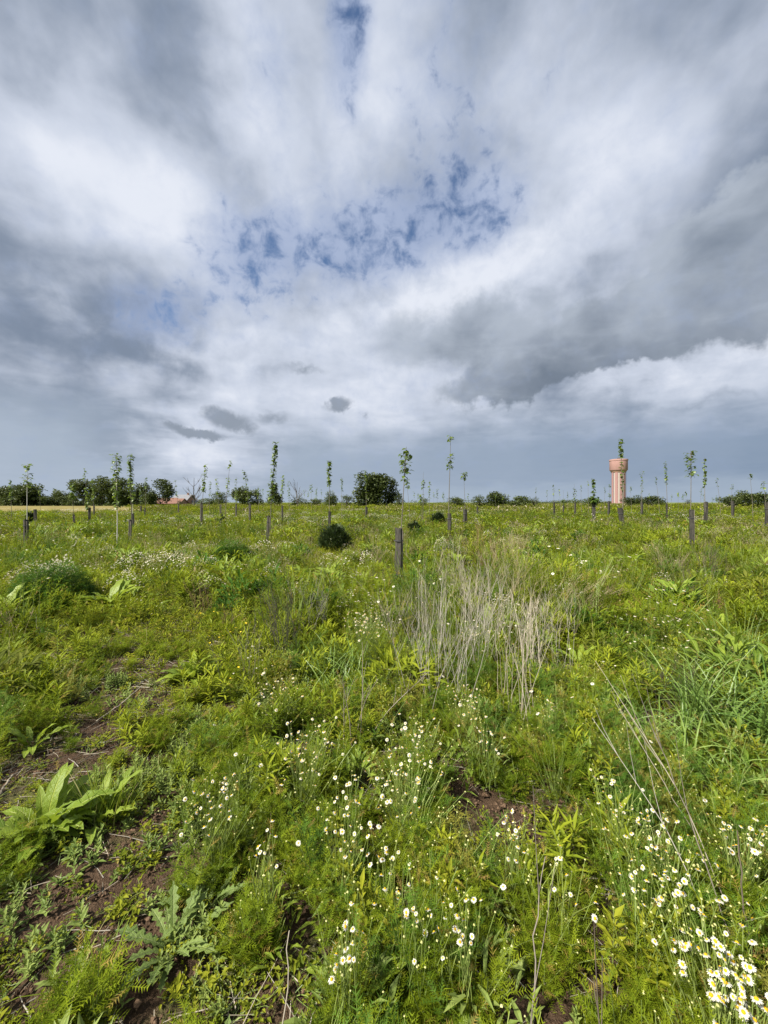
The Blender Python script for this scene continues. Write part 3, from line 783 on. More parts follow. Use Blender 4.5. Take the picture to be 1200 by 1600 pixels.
def p_dome(Rd, H, n, key='feather', flowers=0, leaf=(0.05, 0.09), w=0.004, pairs=4, kind='feather', pitch=(0.0, 1.2)):
    """mid-distance cushion of weeds"""
    mb = MB()
    for _ in range(n):
        a = U(0, 6.28); r = math.sqrt(random.random()); top = H * (1 - r ** 2.2) * U(.75, 1.15)
        z = top * (U(.25, 1.0) ** .5)
        b = (r * Rd * math.cos(a), r * Rd * math.sin(a), z); L = U(*leaf)
        if kind == 'feather': feather_leaf(mb, b, a + U(-1, 1), U(*pitch), L, key, pairs, w)
        else: strip_leaf(mb, b, a + U(-1.2, 1.2), U(.1, 1.2), L, L * U(.16, .3), key, 2, .7, .3, prof=lambda u: (0.35, 1.0, 0.05)[int(round(u * 2))])
    for _ in range(max(6, n // 20)):
        a = U(0, 6.28); r = U(0, .7)
        tube(mb, path((r * Rd * .5 * math.cos(a), r * Rd * .5 * math.sin(a), 0), a, U(1.1, 1.5), H * U(.7, 1.1), 3, .1), .0025, .0012, 'stem')
    for _ in range(flowers):
        a = U(0, 6.28); r = math.sqrt(random.random()) * .95; z = H * (1 - r ** 2.2) * U(.98, 1.12) + .02
        daisy(mb, (r * Rd * math.cos(a), r * Rd * math.sin(a), z), U(.0085, .0115), (U(-.3, .3), U(-.7, .1), 1), 9, 1)
    return mb
def p_far(Rd, H, n, keys, leaf=(0.08, 0.2), flowers=0, upright=0.8, asp=(.15, .4)):
    """distant patch of mixed weeds"""
    mb = MB()
    humps = [(U(-.8, .8) * Rd, U(-.8, .8) * Rd, U(.4, .8) * Rd, U(.5, 1)) for _ in range(6)]
    for _ in range(n):
        a = U(0, 6.28); r = Rd * math.sqrt(random.random()); x, y = r * math.cos(a), r * math.sin(a)
        top = H * max(.25, max(hh * math.exp(-((x - hx) ** 2 + (y - hy) ** 2) / (hr * hr)) for hx, hy, hr, hh in humps))
        L = U(*leaf)
        diamond(mb, (x, y, top * U(.2, 1)), U(0, 6.28), U(.0, 1.4) * upright, L, L * U(*asp), random.choice(keys))
    for _ in range(flowers):
        hx, hy, hr, hh = random.choice(humps); x, y = hx + random.gauss(0, hr * .4), hy + random.gauss(0, hr * .4)
        knob(mb, (x, y, H * hh * math.exp(-((x - hx) ** 2 + (y - hy) ** 2) / (hr * hr)) + L), U(.011, .022), 'petal', .5)
    return mb

def pn(x, y, s, seed):
    """patchiness in 0..1"""
    r = np.random.default_rng(seed); z = 0
    for k in range(7):
        a, p, f, q = r.uniform(0, 6.28), r.uniform(0, 6.28), r.uniform(.6, 1.9) * s, r.uniform(0, 6.28)
        z = z + np.sin((x * np.cos(a) + y * np.sin(a)) * f + p + 1.3 * np.sin((x * np.sin(a) - y * np.cos(a)) * f * .6 + q))
    return np.clip(0.5 + z / 7 * 1.1, 0, 1)
def fan(n, y0, y1, k=1.22, m=1.5):
    """n points spread evenly over the ground the camera can see between depths y0 and y1, with a margin"""
    W = lambda y: k * y + m
    old = .56 * (y1 * y1 - y0 * y0) + .7 * (y1 - y0)
    n = int(n * (k / 2 * (y1 * y1 - y0 * y0) + m * (y1 - y0)) / old) if m < 5 else n
    u = rng.random(n); A, B = k / 2, m
    I0, I1 = A * y0 * y0 + B * y0, A * y1 * y1 + B * y1
    c = I0 + u * (I1 - I0); y = (-B + np.sqrt(B * B + 4 * A * c)) / (2 * A)
    return (rng.random(n) * 2 - 1) * W(y), y
TRACK = np.array([(-1.35, .4), (-1.15, 1.0), (-1.0, 1.5), (-1.35, 1.95), (-1.85, 2.45), (-2.0, 3.2), (-2.6, 4.6)])
BARE = [(-.20, 1.27, .13), (.58, 1.95, .22), (.50, 1.22, .14), (-1.95, 2.1, .35), (2.0, 2.75, .28), (-1.05, 1.58, .26), (-1.15, 1.05, .16), (-.8, 1.3, .15), (1.5, 3.4, .25), (-1.9, 2.85, .3), (-.28, 1.1, .12), (-.62, 1.05, .12), (.4, 2.35, .2), (-.02, 2.3, .12), (2.6, 4.2, .3)]
def track(x, y):
    """1 on the trodden bare strip, 0 away from it"""
    d = np.full(x.shape, 9.0)
    for a, b in zip(TRACK[:-1], TRACK[1:]):
        ab = b - a; t = np.clip(((x - a[0]) * ab[0] + (y - a[1]) * ab[1]) / (ab @ ab), 0, 1)
        d = np.minimum(d, np.hypot(x - a[0] - t * ab[0], y - a[1] - t * ab[1]))
    return np.clip(1.25 - d / .42, 0, 1)
def bare(x, y):
    b = np.zeros(x.shape)
    for bx, by, br in BARE: b = np.maximum(b, np.clip(1.6 - np.hypot(x - bx, (y - by) * 1.1) / br, 0, 1))
    return b

EXC = [(70, 1.74, .30), (150, 1.8, .18), (268, 1.28, .20), (325, 1.42, .16), (170, 5.3, .5), (205, 5.6, .35), (4, 4.7, .5), (300, 3.25, .33), (80, 5.3, .55), (80, 4.7, .35), (362, 9, .5), (362, 8.3, .4),
       (522, 11.5, .6), (522, 10.7, .6), (522, 10, .5), (647, 16, .5), (647, 15, .5), (520, 7.2, .4), (470, 7.6, .35), (715, 9.5, .5), (985, 9.2, .55), (1165, 9.5, .5), (622, 6.75, .25), (622, 6.3, .2), (530, 3.35, .35), (1165, 2.55, .4),
       (1090, 2.25, .3), (690, 3.0, .25), (805, 2.8, .25), (440, 3.6, .25), (905, 3.7, .2), (1040, 2.5, .3), (1060, 2.9, .3)]
def clear(x, y, f=1.0):
    """0 where a single larger plant stands, 1 elsewhere"""
    k = np.ones(x.shape)
    for px, d, r in EXC: k = np.minimum(k, np.clip((np.hypot(x - (px - 600) / F * d, y - d) / (r * f) - .75) * 3, 0, 1))
    return k
def low_side(x, y):
    """1 on the short-grown ground west of the flowers"""
    return np.clip(1.6 - np.abs(x + 1.75 + .42 * (y - 2.6)) / (.55 + .16 * y), 0, 1) * np.clip((6.0 - y) / 1.2, 0, 1)
def scatter_tree():
    t = bpy.data.node_groups.new('scatter', 'GeometryNodeTree')
    t.interface.new_socket('Geometry', in_out='INPUT', socket_type='NodeSocketGeometry')
    t.interface.new_socket('Geometry', in_out='OUTPUT', socket_type='NodeSocketGeometry')
    return t
def scatter(name, label, protos, x, y, scl, sink=0.0, tilt=0.12):
    col = bpy.data.collections.new(name + '_kinds')
    for i, p in enumerate(protos):
        me = p.mesh(name + '_kind'); col.objects.link(bpy.data.objects.new(name + '_kind', me))
    n = len(x)
    me = bpy.data.meshes.new(name)
    me.vertices.add(n)
    me.vertices.foreach_set('co', np.stack([x, y, ground_z(x, y) - sink], 1).astype(np.float32).ravel())
    def attr(nm, tp, dom, arr, key='value'):
        a = me.attributes.new(nm, tp, 'POINT'); a.data.foreach_set(key, arr.ravel())
    attr('rot', 'FLOAT_VECTOR', 0, np.stack([rng.normal(0, tilt, n), rng.normal(0, tilt, n), rng.random(n) * 6.283], 1).astype(np.float32), 'vector')
    attr('scl', 'FLOAT', 0, np.broadcast_to(scl, (n,)).astype(np.float32).copy())
    attr('pick', 'INT', 0, rng.integers(0, len(protos), n).astype(np.int32))
    me.update()
    o = obj(name, me)
    t = scatter_tree(); N, Lk = t.nodes.new, t.links.new
    gi, go = N('NodeGroupInput'), N('NodeGroupOutput')
    ci = N('GeometryNodeCollectionInfo'); ci.inputs[0].default_value = col; ci.inputs['Separate Children'].default_value = True; ci.inputs['Reset Children'].default_value = True
    ip = N('GeometryNodeInstanceOnPoints'); ip.inputs['Pick Instance'].default_value = True
    def named(nm, tp):
        a = N('GeometryNodeInputNamedAttribute'); a.data_type = tp; a.inputs[0].default_value = nm; return a.outputs[0]
    mp = N('GeometryNodeMeshToPoints')
    Lk(gi.outputs[0], mp.inputs[0]); Lk(mp.outputs[0], ip.inputs['Points']); Lk(ci.outputs[0], ip.inputs['Instance'])
    Lk(named('pick', 'INT'), ip.inputs['Instance Index'])
    e2r = N('FunctionNodeEulerToRotation'); Lk(named('rot', 'FLOAT_VECTOR'), e2r.inputs[0]); Lk(e2r.outputs[0], ip.inputs['Rotation'])
    Lk(named('scl', 'FLOAT'), ip.inputs['Scale']); Lk(ip.outputs[0], go.inputs[0])
    md = o.modifiers.new('scatter', 'NODES'); md.node_group = t
    tag(o, label, 'vegetation', kind='stuff')
    return o
def keep(x, y, prob):
    k = rng.random(len(x)) < prob
    return x[k], y[k]
def sc(n, a, b): return rng.uniform(a, b, n)

# --- near, 0.5 to 5 m
mays = [p_feather(U(.22, .40), random.randint(5, 8), bd, ky, flowers=fl) for bd, fl, ky in ((0, 0, 'feather'), (0, 0, 'feather_green'), (1, 0, 'feather'), (0, 0, 'feather_green'), (2, 0, 'feather_olive'), (1, 1, 'feather'), (0, 0, 'feather_green'))]
mays += [p_shoot(.24, 22, 4, 'mat_leaf', (.03, .055), .3), p_dome(.12, .16, 70, 'grey_leaf', 0, (.04, .075), kind='leaf'), p_dome(.13, .20, 60, 'dock', 0, (.05, .09), kind='leaf')]
mays_low = [p_feather(U(.10, .18), random.randint(4, 6), 0) for _ in range(3)]
x, y = fan(4200, .5, 5.0)
p = np.clip(.15 + 1.0 * np.clip((x + .55) / .5, 0, 1) * np.clip((3.0 - y) / .8, .25, 1) + .5 * (pn(x, y, 1.6, 3) - .5), 0, 1) * (1 - track(x, y)) * (1 - bare(x, y)) * np.clip(2.6 * pn(x, y, 3.4, 31) - .55, .04, 1)
x, y = keep(x, y, p * clear(x, y, .8) * (1 - .8 * low_side(x, y)))
scatter('mayweed_foliage', 'feathery bright green mayweed foliage with pale buds covering the ground', mays, x, y, sc(len(x), .75, 1.25))
x, y = fan(2600, .45, 5.0)
x, y = keep(x, y, np.clip(.35 + .6 * pn(x, y, 3, 5), 0, 1) * (1 - .6 * track(x, y)) * (1 - .72 * bare(x, y)))
scatter('mayweed_seedlings', 'short feathery seedlings between the larger weeds', mays_low, x, y, sc(len(x), .7, 1.3))
mats = [p_mat(U(.07, .11), 66) for _ in range(3)] + [p_mat(.08, 54, 'mat_leaf', (.012, .028), .07) for _ in range(2)]
x, y = fan(7000, .45, 6.0)
x, y = keep(x, y, (.35 + .65 * pn(x, y, 2.2, 7)) * (1 - .62 * bare(x, y)) * (1 - .35 * track(x, y)))
scatter('creeping_weeds', 'low creeping weeds with tiny oval leaves over brown soil', mats, x, y, sc(len(x), .7, 1.35))
ros = [p_rosettes(random.randint(3, 5)) for _ in range(3)]
x, y = fan(2600, .45, 3.2)
x, y = keep(x, y, np.clip(pn(x, y, 2.0, 9) * 1.2 - .15, 0, 1) * np.clip((-.25 - x) / .5, .06, 1) * (1 - .7 * bare(x, y)))
scatter('rosette_weeds', 'grey green rosette weeds spreading beside the bare soil strip', ros, x, y, sc(len(x), .7, 1.3))
shoots = [p_shoot(U(.14, .26), 24, random.randint(2, 4)) for _ in range(4)]
x, y = fan(2700, .8, 7.0)
x, y = keep(x, y, np.clip(pn(x, y, 1.7, 13) * 2.0 - .75, 0, 1) * (1 - bare(x, y)) * (1 - .6 * track(x, y)) * np.clip(.75 - .35 * x / (y + .5), .25, 1) * (1 - .65 * low_side(x, y)))
scatter('leafy_shoots', 'upright pale green shoots with narrow whorled leaves', shoots, x, y, sc(len(x), .8, 1.5))
gr = [p_grass(U(.16, .32), 18) for _ in range(4)]
x, y = fan(3600, .6, 8.0)
x, y = keep(x, y, np.clip(.2 + pn(x, y, 1.3, 15) * 1.3 - .4, 0, 1) * np.where((x > -.6) & (y < 2.4), .3, 1) * (1 - .5 * low_side(x, y)) * (1 - .85 * bare(x, y)) * (1 - .6 * track(x, y)))
scatter('meadow_grass', 'thin green grass tufts mixed through the weeds', gr, x, y, sc(len(x), .6, 1.25))
x, y = fan(1000, .45, 5)
scatter('straw_litter', 'broken dry straw and twigs lying on the soil', [p_litter(9) for _ in range(3)], x, y, sc(len(x), .7, 1.4), tilt=.04)
x, y = fan(1500, .45, 4)
x, y = keep(x, y, .15 + .85 * np.maximum(bare(x, y), track(x, y)))
scatter('soil_crumbs', 'loose brown soil crumbs on the bare patches', [p_clods(26) for _ in range(3)], x, y, sc(len(x), .6, 1.3), tilt=.05)

# --- middle field, 3 to 16 m
dome = [p_dome(U(.22, .34), U(.28, .46), 260, random.choice(['feather', 'feather', 'feather_dark', 'olive']), random.choice([0, 0, 6, 18])) for _ in range(7)]
x, y = fan(1700, 2.8, 17)
x, y = keep(x, y, np.clip(.25 + .9 * pn(x, y, .9, 21), 0, 1) * (1 - track(x, y)) * (1 - bare(x, y)) * np.clip((y - 2.4) / 2, .2, 1) * clear(x, y) * (1 - .9 * low_side(x, y)))
scatter('mayweed_cushions', 'rounded cushions of feathery weed in the middle field', dome, x, y, .55 + 1.15 * rng.random(len(x)) ** 1.8 * (.4 + 1.2 * pn(x, y, .6, 77)))
leafy = [p_dome(U(.18, .28), U(.2, .34), 130, 'shoot', 0, (.07, .13), kind='leaf') for _ in range(3)] + [p_dome(.22, .26, 130, 'olive', 0, (.05, .1), kind='leaf') for _ in range(2)]
leafy += [p_dome(.26, .36, 110, 'dock', 0, (.11, .19), kind='leaf'), p_dome(.22, .30, 110, 'feather_dark', 0, (.08, .14), kind='leaf'), p_dome(.24, .16, 120, 'mat_leaf', 0, (.05, .09), kind='leaf'), p_seedy(.48, 30), p_shoot(.36, 30, 7, 'shoot', (.07, .12)), p_grass(.42, 60, 'grass', .007, .16)]
x, y = fan(3000, 2.6, 18)
x, y = keep(x, y, np.clip(.2 + .9 * pn(x, y, 1.1, 23), 0, 1) * (1 - track(x, y)) * (1 - bare(x, y)) * clear(x, y) * (1 - .96 * low_side(x, y)))
scatter('leafy_weeds', 'leafy light green and olive weeds in the middle field', leafy, x, y, .5 + 1.0 * rng.random(len(x)) ** 1.5 * (.5 + pn(x, y, .6, 78)))
docks = [p_dock(random.randint(8, 12), U(.26, .36)) for _ in range(4)]
x, y = fan(800, 4.6, 20)
x, y = keep(x, y, np.clip(pn(x, y, .8, 25) * 2.4 - .6, 0, 1) * clear(x, y))
scatter('dock_foliage', 'broad bright dock leaves standing among the weeds', docks, x, y, sc(len(x), .7, 1.3))
mid_mat = [p_far(.42, .16, 150, ['mat_leaf', 'mat_leaf', 'shoot', 'olive'], (.03, .07), 0, .9) for _ in range(4)]
x, y = fan(2600, 4, 18)
scatter('short_weeds', 'short mixed weeds covering the soil of the middle field', mid_mat, x, y, sc(len(x), .8, 1.4))
seedy = [p_seedy(U(.4, .6), 16) for _ in range(3)] + [p_seedy(.45, 14, 'red_weed')]
x, y = fan(1300, 3.2, 22)
x, y = keep(x, y, np.clip(pn(x, y, .7, 27) * 2.2 - .95 + .25 * x / (y + 1), 0, 1) * clear(x, y))
scatter('seeding_grass', 'tan seeding grass heads in patches', seedy, x, y, sc(len(x), .7, 1.25))
white = [p_dome(U(.22, .34), U(.26, .38), 120, 'feather', random.randint(80, 130)) for _ in range(3)]
x, y = fan(900, 5.5, 24)
x, y = keep(x, y, np.clip(pn(x, y / 2.2, .55, 29) * 2.4 - 1.05 - .35 * x / (y + 1), 0, 1))
WB = [(575, 4.7, 2), (300, 9.5, 5), (150, 9, 6), (420, 9.5, 3), (560, 9, 3), (690, 11, 4), (90, 12, 6), (60, 6.4, 8), (110, 6.4, 4), (255, 7.2, 9), (290, 7.2, 5), (205, 7.6, 4), (765, 5.2, 2), (870, 5.6, 1), (485, 5.4, 1)]
ex = [(at(px + U(-35, 35), d)[0], d + U(-.35, .35)) for px, d, n in WB for _ in range(n)]
x = np.concatenate([x, [e[0] for e in ex]]); y = np.concatenate([y, [e[1] for e in ex]])
scatter('white_mayweed_drifts', 'drifts of small white mayweed flowers across the field', white, x, y, np.concatenate([sc(len(x) - len(ex), .65, 1.15), sc(len(ex), .95, 1.4)]))

# --- far field, 14 to 260 m
K1, K2, K3, K4 = ['shoot', 'feather', 'mat_leaf'], ['olive', 'feather', 'olive'], ['tan_weed', 'olive', 'dry'], ['dock', 'shoot']
farp = [p_far(.8, .62, 300, K1, (.07, .16)) for _ in range(3)] + [p_far(.75, .6, 300, K2, (.06, .14)) for _ in range(3)] + [p_far(.5, .75, 260, ['feather_dark', 'tree_leaf_b'], (.07, .14)), p_far(.45, .6, 260, ['feather_dark', 'feather'], (.06, .13))] + [p_far(.7, .65, 240, K3, (.08, .2), 0, 1, (.06, .15)), p_far(.5, .62, 160, K4, (.14, .28))]
x, y = fan(3000, 13, 48)
scatter('far_weeds', 'mixed green and olive weeds across the far field', farp, x, y, sc(len(x), .7, 1.25))
farw = [p_far(.9, .36, 200, K1, (.06, .13), 150) for _ in range(3)]
x, y = fan(1900, 14, 70)
x, y = keep(x, y, np.clip(pn(x, y / 2.5, .22, 41) * 2.2 - .9 - .45 * x / (y + 1), 0, 1))
scatter('far_white_drifts', 'pale bands of white flowers across the far field', farw, x, y, sc(len(x), .7, 1.2))
vf = [p_far(2.0, .72, 340, k, (.16, .4)) for k in (K1, K2, K1 + K2, K2 + K3)]
x, y = fan(5200, 44, 270, 1.15, 5)
x, y = keep(x, y, np.where((x < -0.66 * y + 1) & (y > 46), 0.0, 1.0))
scatter('distant_weeds', 'weeds merging into a green sheet towards the horizon', vf, x, y, sc(len(x), .7, 1.3))
# ------------------------------------------------------------------ young poplars and their guards
def sapling(bpx, tpx, ytop, d, zones, label, pale=False, leafsize=None, group=None, thick=None):
    bx, by, bz = at(bpx, d); H = zpix(ytop, d) - bz; lean = (tpx - bpx) / F * d
    t = thing('sapling', label, 'sapling', (bx, by, bz), 0.0, group)
    b1, b2 = U(-.012, .012) * H, U(-.012, .012) * H
    pts = []
    for k in range(9):
        u = k / 8; pts.append(V(lean * u ** 1.15 + b1 * math.sin(u * 5), b2 * math.sin(u * 4 + 1), H * u - (.05 if k == 0 else 0)))
    r = thick or max(.010, .0052 * H)
    mb = MB(); tube(mb, pts, r, r * .28, 'pale_bark' if pale else 'sap_bark', 6); obj('trunk', mb.mesh('sapling_trunk', True), t)
    mb = MB()
    for ya, yb, n, wp in zones:
        za, zb = zpix(yb, d) - bz, zpix(ya, d) - bz; w = wp / F * d
        ls = leafsize or max(.085, min(.17, 5.2 / F * d))
        for k in range(int(n * 1.35)):
            z = za + (zb - za) * (k + U(0, 1)) / (n * 1.35); c = along(pts, z / H); a = U(0, 6.28)
            rr_ = w / 2 * U(.35, 1.0); L = ls * U(.7, 1.2)
            e = c + V(math.cos(a) * max(.0, rr_ - L * .5), math.sin(a) * max(.0, rr_ - L * .5), U(.0, .5) * rr_)
            if rr_ > L * .8: tube(mb, [c - V(0, 0, rr_ * .25), (c + e) / 2, e], .0022 + r * .1, .0014, 'sap_bark', 3)
            strip_leaf(mb, e, a + U(-.5, .5), U(-.9, .6), L, L * U(.75, .95), 'sap_leaf', 3, U(.2, .9), .22,
                       prof=lambda u: (0.25, 1.0, .72, 0.04)[int(round(u * 3))])
    if mb.v: obj('foliage', mb.mesh('sapling_foliage'), t)
    return t
def guard(px, ytop, d, wpx, label, tilt=0.0, group='dark guards round the young trees'):
    """dark mesh sleeve folded square round the stem, with its stake and two ties"""
    x, y, z = at(px, d); h = zpix(ytop, d) - z; GUARDS.append((x, y)); w = max(.07, min(.2, wpx / F * d))
    t = thing('tree_guard', label, 'tree guard', (x, y, z), U(-.5, .5), group)
    t.rotation_euler[1] = tilt
    mb = MB(); n, m = 24, 12
    def ring(u, inner):
        out = []
        for k in range(n):
            q = 2 * math.pi * k / n; c, s = math.cos(q), math.sin(q)
            sq = 1 / max(abs(c), abs(s)) ** .97
            rr_ = w / 2 * sq * .72 * (1 + .05 * math.sin(3 * q + u * 7) + .04 * math.sin(5 * q - u * 11)) - (.006 if inner else 0)
            out.append(V(rr_ * c, rr_ * s, -.04 + (h + .04) * u + (.012 * math.sin(2 * q + x) if u == 1 else 0)))
        return out
    vs = [v for i in range(m + 1) for v in ring(i / m, False)] + [v for i in range(m + 1) for v in ring(1 - i / m, True)]
    fs = [(i * n + k, i * n + (k + 1) % n, (i + 1) * n + (k + 1) % n, (i + 1) * n + k) for i in range(2 * m + 1) for k in range(n)]
    mb.add(vs, fs, 'guard'); obj('mesh_sleeve', mb.mesh('guard_sleeve'), t)
    mb = MB(); sx = w * .44
    box(mb, (sx - .014, -.017, -.1), (sx + .016, .017, h * U(.93, .99)), 'stake'); obj('stake', mb.mesh('guard_stake'), t)
    for u in (.28, .8):
        mb = MB(); lathe(mb, [(w * .52, h * u), (w * .52, h * u + .018)], 'dark_metal', 20); tt = obj('tie', mb.mesh('guard_tie'), t); tt.scale = (1.12, 1.0, 1)
    return t
GUARDS = []
SAP = 'young trees planted across the field'
